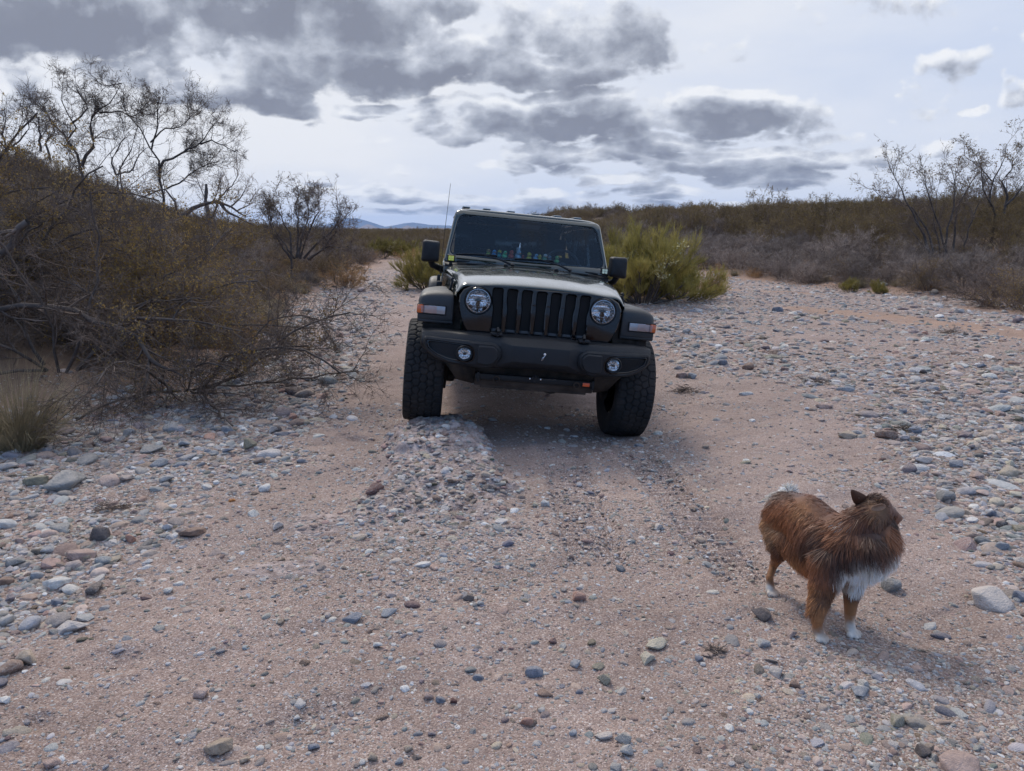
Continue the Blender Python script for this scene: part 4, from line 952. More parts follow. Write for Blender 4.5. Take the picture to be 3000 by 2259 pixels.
    m = MB(); m.box((-.81, .52, 1.16), (.03, .05, .10), bev=.01); m.build('cowl_bracket', M_PLAST, J)
build_jeep()

# ------------------------------------------------------------------ rubber ducks on the dashboard
def duck_mesh():
    m = MB(); 
    def ball(c, r, n=12, k=9):
        rows = []
        for i in range(k + 1):
            a = math.pi * i / k; rows.append([(c[0] + r[0] * math.sin(a) * math.cos(2 * math.pi * j / n), c[1] + r[1] * math.sin(a) * math.sin(2 * math.pi * j / n), c[2] + r[2] * math.cos(a)) for j in range(n)])
        m.grid(rows, True)
    ball((0, 0, .017), (.020, .026, .017)); ball((0, -.010, .044), (.0155, .0155, .016)); m.tube([(0, -.006, .025), (0, -.008, .04)], [.012, .010], 10); m.tube([(0, .018, .022), (0, .032, .036)], [.010, .003], 8)
    return m
DK = duck_mesh()
def duck(x, z, col, head, label, sc=1.0, extra=None):
    t_ = empty('rubber_duck', jw(x, .835, 1.402), (JR @ Euler((0, 0, R(random.uniform(-25, 25)))).to_matrix()).to_euler()); t_.scale = (sc * 1.22,) * 3
    tag(t_, label, 'rubber duck', 'rubber ducks along the dashboard')
    m = MB(); m.v = DK.v; m.f = DK.f; m.n = DK.n; m.build('duck_body', duck_mat(col), t_)
    if head is not None:
        m = MB(); m.lathe([(.0005, .062), (.010, .060), (.0165, .050), (.0168, .044)], 12, Matrix.Translation((0, -.010, 0)), 'Z'); m.build('cap', duck_mat(head), t_)
    m = MB(); m.box((0, -.029, .041), (.012, .012, .005), bev=.002); m.build('beak', duck_mat((.75, .22, .03)), t_)
    for s in (-1, 1):
        m = MB(); m.box((s * .007, -.0245, .048), (.004, .003, .005), bev=.001); m.build('eye', M_DARK, t_)
    if extra == 'horn':
        m = MB(); m.tube([(0, -.012, .058), (0, -.016, .105)], [.006, .001], 8); m.box((.0, .01, .06), (.008, .03, .03), bev=.003); m.build('horn', duck_mat((.6, .7, .75)), t_)
_dm = {}
def duck_mat(c):
    if c not in _dm: _dm[c] = simple('duck_vinyl', c, .35, 0, .5, .3)
    return _dm[c]
random.seed(5)
for a in [(-.368, 0, (.55, .62, .10), (.45, .25, .05), 'yellow green rubber duck, first at the left end of the dashboard row'),
          (-.314, 0, (.12, .42, .75), None, 'bright blue rubber duck between the yellow green one and the teal one on the dashboard'),
          (-.264, 0, (.02, .35, .33), (.75, .60, .06), 'teal rubber duck with a yellow head, third from the left on the dashboard'),
          (-.212, 0, (.20, .75, .30), None, 'mint green rubber duck just left of the red one on the dashboard'),
          (-.150, 0, (.75, .10, .05), None, 'large red rubber duck on the dashboard', 1.15),
          (-.085, 0, (.45, .65, .75), None, 'pale blue rubber duck with a tall horn, right of the red duck', 1.25, 'horn'),
          (-.035, 0, (.55, .08, .07), None, 'small dark red rubber duck on the dashboard beside the horned one', .7),
          (.020, 0, (.85, .70, .04), None, 'yellow rubber duck left of the wiper tip, middle of the dashboard', 1.1),
          (.085, 0, (.35, .62, .80), None, 'light blue rubber duck near the middle of the dashboard', 1.0),
          (.122, 0, (.92, .68, .03), None, 'golden yellow rubber duck right of the light blue one', .95),
          (.170, 0, (.25, .60, .35), (.75, .75, .70), 'green rubber duck with a white head right of the golden yellow one', 1.05),
          (.222, 0, (.22, .30, .36), None, 'grey blue rubber duck, second from the right end of the dashboard row', .95),
          (.288, 0, (.30, .72, .22), None, 'leaf green rubber duck alone at the right end of the dashboard row', 1.0)]:
    duck(*a)

# ------------------------------------------------------------------ the dog
def dp(zx, zy, y): return at(2180 + zx / 3.085, 1370 + zy / 3.085, y)
def build_dog():
    def toground(p, r): return Vector((p.x, p.y, tz(p.x, p.y) + r))
    base = dp(650, 1400, 2.82); root_loc = Vector((base.x, base.y, tz(base.x, base.y)))
    D = empty('dog', root_loc); tag(D, 'red brown long haired dog with white chest and paws, looking away', 'dog')
    O = root_loc
    pw = {}
    for k, (zx, zy, y) in dict(hr=(238, 1085, 3.075), hl=(700, 1110, 2.98), fr=(676, 1500, 2.685), fl=(966, 1455, 2.745)).items():
        p = dp(zx, zy, y); pw[k] = toground(p, .017)
    caps = [((400, 405, 3.12), .092, (560, 450, 3.02), .098), ((560, 450, 3.02), .098, (720, 620, 2.93), .113), ((720, 620, 2.93), .113, (940, 720, 2.83), .118),
            ((940, 720, 2.83), .118, (1080, 750, 2.79), .098), ((930, 620, 2.84), .09, (1110, 480, 2.84), .072), ((1110, 480, 2.84), .072, (1185, 400, 2.85), .060),
            ((1225, 500, 2.87), .056, (1190, 690, 2.81), .084), ((1185, 390, 2.85), .057, (1215, 375, 2.87), .055), ((1240, 390, 2.89), .044, (1300, 405, 2.91), .033), ((1300, 405, 2.91), .031, (1395, 455, 2.95), .017), ((1290, 440, 2.92), .022, (1378, 490, 2.945), .013),
            ((400, 330, 3.17), .05, (400, 240, 3.20), .026),
            ((500, 690, 3.02), .078, (700, 780, 2.92), .088), ((440, 620, 3.06), .075, (560, 740, 2.98), .075),
            ((340, 520, 3.13), .072, (335, 650, 3.10), .058), ((335, 650, 3.10), .058, (325, 760, 3.07), .036), ((325, 760, 3.07), .034, (268, 880, 3.14), .019),
            ((600, 560, 3.03), .07, (650, 760, 3.0), .05), ((650, 760, 3.0), .045, (680, 900, 3.03), .02),
            ((790, 820, 2.80), .072, (740, 1010, 2.76), .052), ((740, 1010, 2.76), .050, (700, 1150, 2.74), .037), ((700, 1150, 2.74), .037, (664, 1380, 2.70), .024),
            ((980, 860, 2.82), .06, (975, 1080, 2.82), .036), ((975, 1080, 2.82), .036, (955, 1360, 2.785), .021)]
    C = [(dp(*a), ra, dp(*b), rb) for a, ra, b, rb in caps]
    C += [(dp(268, 880, 3.14), .018, pw['hr'] + Vector((0, .02, .05)), .016), (pw['hr'] + Vector((0, .02, .05)), .017, pw['hr'], .020),
          (dp(680, 900, 3.03), .018, pw['hl'] + Vector((0, .02, .05)), .016), (pw['hl'] + Vector((0, .02, .05)), .017, pw['hl'], .020),
          (dp(664, 1380, 2.70), .022, pw['fr'] + Vector((-.003, .012, .018)), .021), (dp(955, 1360, 2.785), .020, pw['fl'] + Vector((0, .012, .018)), .021)]
    bm = bmesh.new()
    def ball(c, r, sc=(1, 1, 1)):
        M = Matrix.Translation(c - O) @ Matrix.Diagonal((r * sc[0], r * sc[1], r * sc[2], 1)); bmesh.ops.create_icosphere(bm, subdivisions=3, radius=1, matrix=M)
    for a, ra, b, rb in C:
        L = (b - a).length; n = max(2, int(L / (min(ra, rb) * .35)) + 1)
        for i in range(n + 1): t_ = i / n; ball(a.lerp(b, t_), ra + (rb - ra) * t_)
    # toes: a front paw of four spread toes, heading along the leg
    hd = Vector((.35, -.93, 0)).normalized(); sd_ = Vector((hd.y, -hd.x, 0))
    for k, p in pw.items():
        for j, o_ in enumerate((-1.5, -.5, .5, 1.5)):
            q = p + hd * (.028 if abs(o_) < 1 else .017) + sd_ * o_ * (.0175 if k == 'fl' else .0145); q.z = tz(q.x, q.y) + .011
            ball(q, .0105); ball(q + hd * .011 + Vector((0, 0, -.003)), .0078); ball(q.lerp(p, .5) + Vector((0, 0, .004)), .0105)
        ball(p, .021); ball(p + Vector((0, .006, .012)), .021)
    # ears: flat cones
    def ear(b0, b1, tip, th):
        for i in range(9):
            t_ = i / 8
            for j in range(5):
                p = b0.lerp(b1, j / 4).lerp(tip, t_); ball(p, th * (1 - .45 * t_))
    me = bpy.data.meshes.new('dog_body'); bm.to_mesh(me); bm.free()
    o = link('dog_body', me)
    md = o.modifiers.new('r', 'REMESH'); md.mode = 'VOXEL'; md.voxel_size = .0045
    ms = o.modifiers.new('s', 'SMOOTH'); ms.factor = .5; ms.iterations = 3
    dg = bpy.context.evaluated_depsgraph_get(); me2 = bpy.data.meshes.new_from_object(o.evaluated_get(dg)); 
    bpy.data.objects.remove(o); me2.name = 'dog_body'
    nv = len(me2.vertices); V = np.zeros(nv * 3, np.float32); me2.vertices.foreach_get('co', V); V = V.reshape(-1, 3)
    Nn = np.zeros(nv * 3, np.float32); me2.vertices.foreach_get('normal', Nn); Nn = Nn.reshape(-1, 3)
    me2.polygons.foreach_set('use_smooth', np.ones(len(me2.polygons), bool))
    # guides: place on the photographed side, hair direction in the picture plane, length, colour, how much it stands out
    DK_ = (.056, .021, .0105); MD = (.125, .040, .014); RB_ = (.215, .070, .021); TN = (.31, .125, .042); LT = (.34, .18, .085); WH = (.88, .80, .70); GY = (.40, .35, .30)
    G_ = [ # zx, zy, y, dirx, diry, len, col, lift
     (400,150,3.2, -.5,-1,.05,WH,.9),(330,215,3.2, -1,-.1,.05,WH,.8),(440,175,3.15, .2,-.6,.035,DK_,.5),(400,215,3.12, -.5,.3,.035,DK_,.4),(380,260,3.1, -.6,.6,.03,MD,.3),(470,215,3.12, .6,.3,.03,MD,.3),(560,215,3.0, .8,.5,.03,MD,.2),(680,320,2.95, .7,.6,.03,MD,.2),(800,400,2.92, .9,.3,.035,MD,.3),
     (420,330,3.0, -.3,.9,.035,RB_,.25),(520,360,2.95, -.2,1,.035,TN,.2),(620,380,2.9, -.3,.8,.03,MD,.2),(300,420,3.05, -.8,.6,.045,RB_,.5),(260,560,3.05, -.9,.5,.05,LT,.7),(230,660,3.05, -.8,.8,.05,LT,.7),
     (380,540,3.0, -.2,1,.05,RB_,.3),(340,700,3.0, -.1,1,.04,RB_,.3),(420,700,2.95, -.1,1,.055,RB_,.3),(450,820,2.95, .1,1,.055,TN,.4),(550,880,2.9, .1,1,.06,RB_,.3),
     (500,560,2.9, -.5,1,.06,MD,.3),(560,700,2.85, -.15,1,.075,DK_,.3),(640,620,2.8, -.3,1,.07,DK_,.35),(640,760,2.8, .0,1,.07,RB_,.3),(700,540,2.8, -.5,.6,.06,DK_,.5),(620,480,2.85, -.6,.3,.05,RB_,.5),(850,480,2.8, -.9,.3,.06,RB_,.4),
     (740,700,2.75, -.1,1,.08,DK_,.3),(700,900,2.75, .1,1,.06,MD,.3),(850,650,2.7, -.35,1,.075,MD,.35),(900,560,2.75, -.8,.7,.07,RB_,.4),(1000,520,2.76, -.5,.9,.07,MD,.35),(930,820,2.7, -.1,1,.07,DK_,.3),(850,900,2.7, -.05,1,.06,DK_,.3),
     (1050,650,2.7, .1,1,.085,DK_,.35),(1150,560,2.75, .15,1,.09,DK_,.4),(1250,600,2.72, .08,1,.085,DK_,.3),(1330,600,2.78, .05,1,.07,RB_,.25),(1100,800,2.68, .1,1,.07,DK_,.3),(1250,780,2.7, .15,1,.07,MD,.3),
     (1320,840,2.76, .15,1,.055,WH,.5),(1180,900,2.68, .1,1,.055,WH,.5),(1300,900,2.74, .15,1,.055,WH,.5),(960,960,2.72, -.05,1,.05,WH,.5),(1090,960,2.70, .0,1,.06,WH,.5),(1200,1000,2.72, .1,1,.06,WH,.5),(1100,900,2.68, .0,1,.05,WH,.5),(1250,860,2.72, .1,1,.05,WH,.5),(1020,980,2.72, -.05,1,.06,WH,.5),(1150,950,2.72, .1,1,.06,WH,.6),(940,1010,2.76, -.1,1,.03,TN,.3),(1000,1080,2.76, -.1,1,.065,WH,.5),(1060,1040,2.74, 0,1,.07,WH,.5),
     (1080,380,2.82, -.6,.6,.045,MD,.5),(1050,330,2.85, -.8,.2,.04,DK_,.5),(1130,280,2.88, .3,-.6,.035,DK_,.6),(1150,450,2.80, -.2,.9,.05,MD,.4),(1200,370,2.8, -.7,.1,.012,LT,.1),(1290,340,2.85, .8,.4,.010,MD,.1),(1340,400,2.88, .6,.6,.008,MD,.1),(1385,460,2.93, .5,.7,.004,RB_,.05),(1260,470,2.84, .1,1,.045,DK_,.4),
     (985,230,2.86, -.2,-.8,.010,MD,.1),(1020,300,2.86, -.3,-.6,.014,DK_,.2),(1000,330,2.87,-.8,.2,.03,MD,.4),
     (700,1000,2.7, -.1,1,.04,MD,.3),(620,1050,2.74, -.6,1,.05,TN,.6),(690,1150,2.7, .0,1,.025,DK_,.2),(600,1240,2.72, -.8,.8,.055,TN,.9),(590,1150,2.74, -.9,.7,.055,TN,.9),(640,1350,2.68, -.5,1,.025,TN,.3),(700,1330,2.68, .0,1,.012,TN,.15),(650,1440,2.68, -.3,1,.018,TN,.2),(690,1430,2.67, -.1,1,.012,TN,.15),(670,1475,2.68, -.1,1,.010,TN,.15),(960,1330,2.77, 0,1,.010,TN,.1),(940,1372,2.77, 0,1,.010,TN,.1),(240,1010,3.08,0,1,.01,TN,.1),(265,1045,3.08,0,1,.008,TN,.1),(680,1500,2.66, 0,1,.006,GY,.1),(690,1530,2.65, 0,1,.005,WH,.1),
     (960,1150,2.78, 0,1,.02,MD,.2),(960,1280,2.77, 0,1,.012,TN,.15),(965,1365,2.76, 0,1,.010,TN,.1),(960,1405,2.76, 0,1,.006,WH,.1),(985,1480,2.7, 0,1,.005,WH,.1),
     (1170,300,2.86, .2,-.5,.035,DK_,.7),(1200,330,2.84, .2,-.3,.025,DK_,.5),(1240,320,2.87, .5,.1,.018,RB_,.3),(1320,360,2.87, .6,.5,.012,MD,.2),(1300,450,2.86, .2,.9,.04,DK_,.5),(1340,500,2.86, .3,.9,.045,MD,.5),(280,780,3.05, -.3,1,.025,MD,.3),(300,880,3.08, 0,1,.012,TN,.15),(255,980,3.08, 0,1,.012,TN,.15),(240,1040,3.08, 0,1,.010,TN,.1),(225,1085,3.06, 0,1,.005,WH,.05),(680,950,3.0,0,1,.012,TN,.1),(700,1090,2.98,0,1,.005,WH,.1)]
    gp = np.array([list(dp(a[0], a[1], a[2]) - O) for a in G_]); 
    gdir = np.array([[a[3], 0, -a[4]] for a in G_], float); gdir /= np.linalg.norm(gdir, axis=1)[:, None]
    # flow pointing towards the tail gets some depth, because the body recedes
    gdir[:, 1] = -gdir[:, 0] * .35; glen = np.array([a[5] for a in G_]); gcol = np.array([a[6] for a in G_]); glift = np.array([a[7] for a in G_])
    def interp(P, k=4):
        out = []
        for i in range(0, len(P), 20000):
            p = P[i:i + 20000]; dd = ((p[:, None, :] - gp[None]) ** 2 * np.array([1, .45, 1])).sum(2) + 1e-6
            ii = np.argpartition(dd, k, axis=1)[:, :k]; wt = 1 / np.take_along_axis(dd, ii, 1) ** 1.3; wt /= wt.sum(1)[:, None]
            out.append(np.concatenate([(gdir[ii] * wt[..., None]).sum(1), (gcol[ii] * wt[..., None]).sum(1), (glen[ii] * wt).sum(1)[:, None], (glift[ii] * wt).sum(1)[:, None]], 1))
        return np.concatenate(out)
    rng = np.random.default_rng(3)
    I = interp(V); n1 = fbm(V[:, 0] * 30, V[:, 2] * 30 + V[:, 1] * 17, 3, 2)
    attr(me2, 'col', np.concatenate([np.clip(I[:, 3:6] * (.75 + .3 * n1[:, None]), .01, .9), np.ones((nv, 1))], 1), 'FLOAT_COLOR')
    def furmat(name, rough):
        m, t = mat_new(name); c = t.new('ShaderNodeAttribute', attribute_name='col').outputs['Color']
        b = principled(t, Base_Color=c, Roughness=rough, Specular_IOR_Level=.35, Sheen_Weight=.15); finish(t, b.outputs[0]); return m
    body = link('dog_body', me2, D, furmat('dog_skin', .7))
    # fur: tapering strands, tufted
    me2.calc_loop_triangles(); nt = len(me2.loop_triangles); T = np.zeros(nt * 3, np.int32); me2.loop_triangles.foreach_get('vertices', T); T = T.reshape(-1, 3)
    A = np.linalg.norm(np.cross(V[T[:, 1]] - V[T[:, 0]], V[T[:, 2]] - V[T[:, 0]]), axis=1); N = 100000
    ti = rng.choice(nt, N, p=A / A.sum()); bu = rng.uniform(size=(N, 2)); fl = bu.sum(1) > 1; bu[fl] = 1 - bu[fl]
    P = V[T[ti, 0]] + bu[:, :1] * (V[T[ti, 1]] - V[T[ti, 0]]) + bu[:, 1:] * (V[T[ti, 2]] - V[T[ti, 0]])
    Nr = Nn[T[ti, 0]]
    P = P + rng.normal(0, .0, P.shape); I = interp(P); dirv, colr, ln, lift = I[:, :3], I[:, 3:6], I[:, 6], I[:, 7]
    # colours break up in tufts instead of blending
    J_ = interp(P + rng.normal(0, .012, P.shape), 2); mixk = (rng.uniform(size=N) < .6)[:, None]; colr = np.where(mixk, J_[:, 3:6], colr)
    q3 = lambda s_, sd: np.stack([fbm(P[:, 0] * s_ + k * 9, P[:, 2] * s_ + P[:, 1] * s_ * .6, 2, sd + k) for k in range(3)], 1)
    dirv = dirv + .60 * q3(16, 40) + .14 * q3(60, 50) + rng.normal(0, .09, P.shape)
    dirv = dirv - (dirv * Nr).sum(1)[:, None] * Nr * .85
    dirv /= np.linalg.norm(dirv, axis=1)[:, None] + 1e-6
    ln = ln * rng.uniform(.55, 1.2, N) * (1 + .35 * q3(35, 60)[:, 0]); ln = np.maximum(ln, .004)
    K = 5; pts = np.zeros((N, K + 1, 3)); pts[:, 0] = P - Nr * .002
    cur = dirv + Nr * (lift * .9)[:, None]; cur /= np.linalg.norm(cur, axis=1)[:, None]
    grav = np.array([0, 0, -1.])
    for k in range(K):
        pts[:, k + 1] = pts[:, k] + cur * (ln / K)[:, None]
        cur = cur + (grav[None] * .20 * np.minimum(1, ln / .05)[:, None]) + dirv * .12 + rng.normal(0, .035, cur.shape); cur = cur + Nr * np.maximum(0, .05 - (cur * Nr).sum(1))[:, None]; cur /= np.linalg.norm(cur, axis=1)[:, None]
    # ribbon facing outward
    wv = np.cross(pts[:, 1] - pts[:, 0], Nr + rng.normal(0, .45, P.shape)); wv /= np.linalg.norm(wv, axis=1)[:, None] + 1e-9
    wid = (.0005 + .0006 * np.minimum(1, ln / .05)) * rng.uniform(.6, 1.3, N)
    tap = np.array([1, 1, .9, .7, .45, .08])
    Vv = np.stack([pts - wv[:, None] * (wid[:, None] * tap[None])[..., None], pts + wv[:, None] * (wid[:, None] * tap[None])[..., None]], 2)   # N,K+1,2,3
    idx = np.arange(N * (K + 1) * 2).reshape(N, K + 1, 2)
    F = np.stack([idx[:, :-1, 0], idx[:, :-1, 1], idx[:, 1:, 1], idx[:, 1:, 0]], -1).reshape(-1, 4)
    mf_ = npmesh('fur_coat', Vv.reshape(-1, 3), F)
    brt = rng.lognormal(0, .22, N)[:, None] * (1 + .40 * q3(30, 70)[:, :1])
    # a few white locks at the collar
    lock = np.zeros(N, bool); 
    for zx, zy in ((900, 440), (960, 450), (930, 490), (975, 500), (880, 425)):
        c_ = np.array(dp(zx, zy, 2.80) - O); lock |= (np.abs((P - c_) * np.array([1, .3, 2.2])) ** 2).sum(1) < .010 ** 2
    cc = colr * brt; cc[lock] = (.6, .55, .48)
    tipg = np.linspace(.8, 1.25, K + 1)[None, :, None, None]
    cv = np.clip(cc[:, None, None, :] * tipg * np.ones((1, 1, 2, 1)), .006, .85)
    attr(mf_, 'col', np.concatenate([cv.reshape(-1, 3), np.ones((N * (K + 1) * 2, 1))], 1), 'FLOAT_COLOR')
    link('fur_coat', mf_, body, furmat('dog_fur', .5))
    def leaf_part(name, rim, apex, mat, th):
        c = sum((Vector(r) for r in rim), Vector()) / len(rim); m = MB(); n = len(rim)
        rings = [[Vector(r) - O for r in rim]] + [[(Vector(r).lerp(c, k) + apex * s) - O for r in rim] for k, s in ((.3, .6), (.65, 1.0), (.98, 1.1))]
        m.grid(rings, True); m.build(name, mat, body, 80, sub=1, solid=th)
    EM = simple('ear_brown', (.085, .038, .022), .7, 0, .2, bump=(400, .5)); EM2 = simple('ear_rim_brown', (.24, .14, .09), .7, 0, .2, bump=(400, .5))
    leaf_part('ear', [dp(1000, 350, 2.87), dp(972, 290, 2.855), dp(960, 230, 2.85), dp(962, 188, 2.848), dp(1012, 205, 2.853), dp(1080, 232, 2.86), dp(1145, 280, 2.87), dp(1090, 350, 2.865)], Vector((0, -.012, 0)), EM, .004)
    leaf_part('ear', [dp(1135, 378, 2.735), dp(1150, 346, 2.735), dp(1200, 332, 2.745), dp(1250, 316, 2.77), dp(1290, 342, 2.80), dp(1270, 380, 2.78), dp(1225, 396, 2.75), dp(1170, 402, 2.735)], Vector((0, .008, 0)), EM2, .004)
    # nose, eyes, inner ear
    m = MB(); c = dp(1400, 462, 2.955) - O
    rows = []
    for i in range(9):
        a = math.pi * i / 8; rows.append([(c.x + .011 * math.sin(a) * math.cos(b), c.y + .012 * math.sin(a) * math.sin(b), c.z + .010 * math.cos(a)) for b in np.linspace(0, 2 * math.pi, 13)[:-1]])
    m.grid(rows, True); m.build('nose', simple('dog_nose', (.10, .045, .03), .4), body)
    for zx, zy, y in ((1338, 400, 2.885), (1330, 372, 2.945)):
        m = MB(); c = dp(zx, zy, y) - O; rows = []
        for i in range(7):
            a = math.pi * i / 6; rows.append([(c.x + .006 * math.sin(a) * math.cos(b), c.y + .006 * math.sin(a) * math.sin(b), c.z + .006 * math.cos(a)) for b in np.linspace(0, 2 * math.pi, 11)[:-1]])
        m.grid(rows, True); m.build('eye', M_GLOSS, body)
build_dog()

# ------------------------------------------------------------------ plants
def unit(v): return v / (np.linalg.norm(v, axis=-1, keepdims=True) + 1e-9)
def extend(rng, P0, D0, L, r0, seg, wig, up, taper=.35, grav=0.):
    """wandering tapered stems: (N,seg+1,3), (N,seg+1)"""
    N = len(P0); P = np.zeros((N, seg + 1, 3)); P[:, 0] = P0; d = unit(D0.copy())
    for k in range(seg):
        d = unit(d + rng.normal(0, wig, (N, 3)) + np.array([0, 0, up - grav * (k / seg)]))
        P[:, k + 1] = P[:, k] + d * (L / seg)[:, None]
    rad = r0[:, None] * np.linspace(1, taper, seg + 1)[None]
    return P, rad
def kids(rng, P, rad, n, lo, hi, ang, lenr, rr, L=None, seg=3, wig=.2, up=.05, grav=0., rmin=.001, taper=.3):
    """side shoots from random places on the parents"""
    N, S, _ = P.shape; pi = np.repeat(np.arange(N), n); t = rng.uniform(lo, hi, N * n) * (S - 1); k = np.minimum(t.astype(int), S - 2); f = (t - k)[:, None]
    A = P[pi, k]; B = P[pi, k + 1]; p0 = A * (1 - f) + B * f; d = unit(B - A)
    rnd = unit(rng.normal(size=(N * n, 3))); side = unit(np.cross(d, rnd)); an = rng.normal(ang, .25, N * n)[:, None]
    d2 = d * np.cos(an) + side * np.sin(an)
    PL = np.linalg.norm(P[:, 1:] - P[:, :-1], axis=2).sum(1)[pi]
    ln = PL * lenr * rng.uniform(.6, 1.3, N * n) * (1.15 - .5 * t / (S - 1)) if L is None else L * rng.uniform(.6, 1.4, N * n)
    r = np.maximum((rad[pi, k] * (1 - f[:, 0]) + rad[pi, k + 1] * f[:, 0]) * rr, rmin)
    return extend(rng, p0, d2, ln, r, seg, wig, up, taper, grav)
def tubes(P, rad, n=3):
    N, S, _ = P.shape; T = np.zeros_like(P); T[:, 1:-1] = P[:, 2:] - P[:, :-2]; T[:, 0] = P[:, 1] - P[:, 0]; T[:, -1] = P[:, -1] - P[:, -2]; T = unit(T)
    ref = np.where(np.abs(T[..., 2:3]) > .9, np.array([1., 0, 0]), np.array([0, 0, 1.])); a = unit(np.cross(T, ref)); b = np.cross(T, a)
    ang = np.arange(n) * 2 * math.pi / n
    V = P[:, :, None] + rad[:, :, None, None] * (a[:, :, None] * np.cos(ang)[None, None, :, None] + b[:, :, None] * np.sin(ang)[None, None, :, None])
    idx = np.arange(N * S * n).reshape(N, S, n); nx = np.roll(idx, -1, 2)
    F = np.stack([idx[:, :-1], nx[:, :-1], nx[:, 1:], idx[:, 1:]], -1).reshape(-1, 4)
    return V.reshape(-1, 3), F
def slivers(rng, P, n, L, w_, spread=1.0, up=.1):
    """hair-thin end twigs: one narrow triangle each"""
    N, S, _ = P.shape; pi = np.repeat(np.arange(N), n); t = rng.uniform(.15, 1, N * n) * (S - 1); k = np.minimum(t.astype(int), S - 2); f = (t - k)[:, None]
    A = P[pi, k]; B = P[pi, k + 1]; p = A * (1 - f) + B * f; d = unit(unit(B - A) + rng.normal(0, spread, (N * n, 3)) + [0, 0, up])
    l = (L * rng.uniform(.5, 1.5, N * n))[:, None]; s = unit(np.cross(d, rng.normal(size=(N * n, 3)))) * (w_ * rng.uniform(.6, 1.3, N * n))[:, None]
    V = np.stack([p - s, p + s, p + d * l + unit(rng.normal(size=d.shape)) * l * .1], 1).reshape(-1, 3); return V, np.arange(len(V)).reshape(-1, 3)
def leaves(rng, P, n, L, w_, keep=None):
    N, S, _ = P.shape; pi = np.repeat(np.arange(N), n)
    if keep is not None: pi = pi[keep(P[pi, S // 2])]
    t = rng.uniform(.3, 1, len(pi)) * (S - 1); k = np.minimum(t.astype(int), S - 2); f = (t - k)[:, None]
    p = P[pi, k] * (1 - f) + P[pi, k + 1] * f + rng.normal(0, L * .5, (len(pi), 3)); d = unit(rng.normal(size=(len(pi), 3))); s = unit(np.cross(d, rng.normal(size=d.shape)))
    l = (L * rng.uniform(.5, 1.4, len(pi)))[:, None]; ww = (w_ * rng.uniform(.6, 1.3, len(pi)))[:, None]
    V = np.stack([p, p + d * l * .5 + s * ww, p + d * l, p + d * l * .5 - s * ww], 1).reshape(-1, 3); return V, np.arange(len(V)).reshape(-1, 4)
def joinVF(parts):
    V = []; T = []; Q = []; n = 0
    for v, f in parts:
        V.append(v); (T if f.shape[1] == 3 else Q).append(f + n); n += len(v)
    return np.concatenate(V), [np.concatenate(x) for x in (T, Q) if x]
def plantmat(name, c0, c1, c2=None, rough=.85, scale=3., trans=0.):
    m, t = mat_new(name); P = t.new('ShaderNodeTexCoord').outputs['Object']; oi = t.new('ShaderNodeObjectInfo').outputs['Random']
    Pw = t.new('ShaderNodeNewGeometry').outputs['Position']
    n = t.noise(t.vm('ADD', P, t.xyz(t.m('MULTIPLY', oi, 31), 0, 0)), scale, 4, .65)
    stops = [(.3, c0), (.7, c1)] if c2 is None else [(.28, c0), (.5, c1), (.72, c2)]
    col = t.ramp(n.outputs[0], stops)
    v = t.m('ADD', t.mr(oi, 0, 1, .72, 1.25), t.mr(t.noise(Pw, 9, 3).outputs[0], .3, .7, -.18, .18)); col = t.vm('MULTIPLY', col, t.xyz(v, v, v))
    b = principled(t, Base_Color=col, Roughness=rough, Specular_IOR_Level=.15)
    if trans:
        tl = t.new('ShaderNodeBsdfTranslucent', {'Color': col}); b = t.new('ShaderNodeMixShader', {0: trans, 1: b.outputs[0], 2: tl.outputs[0]})
    finish(t, b.outputs[0]); return m
M_BARK = plantmat('dark_bark', (.060, .047, .041), (.14, .112, .097), scale=6)
M_PALEBARK = plantmat('weathered_bark', (.15, .13, .12), (.28, .245, .225), scale=8)
M_TWIG = plantmat('grey_brown_twig', (.17, .128, .102), (.28, .22, .18), (.38, .31, .26))
M_TWIGD = plantmat('dark_twig', (.10, .073, .058), (.20, .15, .122))
M_OLIVE = plantmat('olive_leaf', (.115, .080, .038), (.175, .125, .056), (.235, .165, .078), trans=.25)
M_YEL = plantmat('yellowing_leaf', (.16, .105, .045), (.29, .19, .065), (.46, .29, .085), trans=.25)
M_GREEN = plantmat('bright_green_twig', (.17, .145, .040), (.275, .225, .065), (.39, .31, .11), trans=.25)
M_ORANGE_D = plantmat('dry_orange_stem', (.24, .13, .06), (.38, .23, .11), (.46, .32, .18), trans=.2)
M_STRAW = plantmat('dry_straw', (.26, .20, .12), (.44, .35, .21), (.54, .45, .30), trans=.2)
M_FLUFF = plantmat('pale_seed_fluff', (.30, .26, .13), (.45, .39, .22))

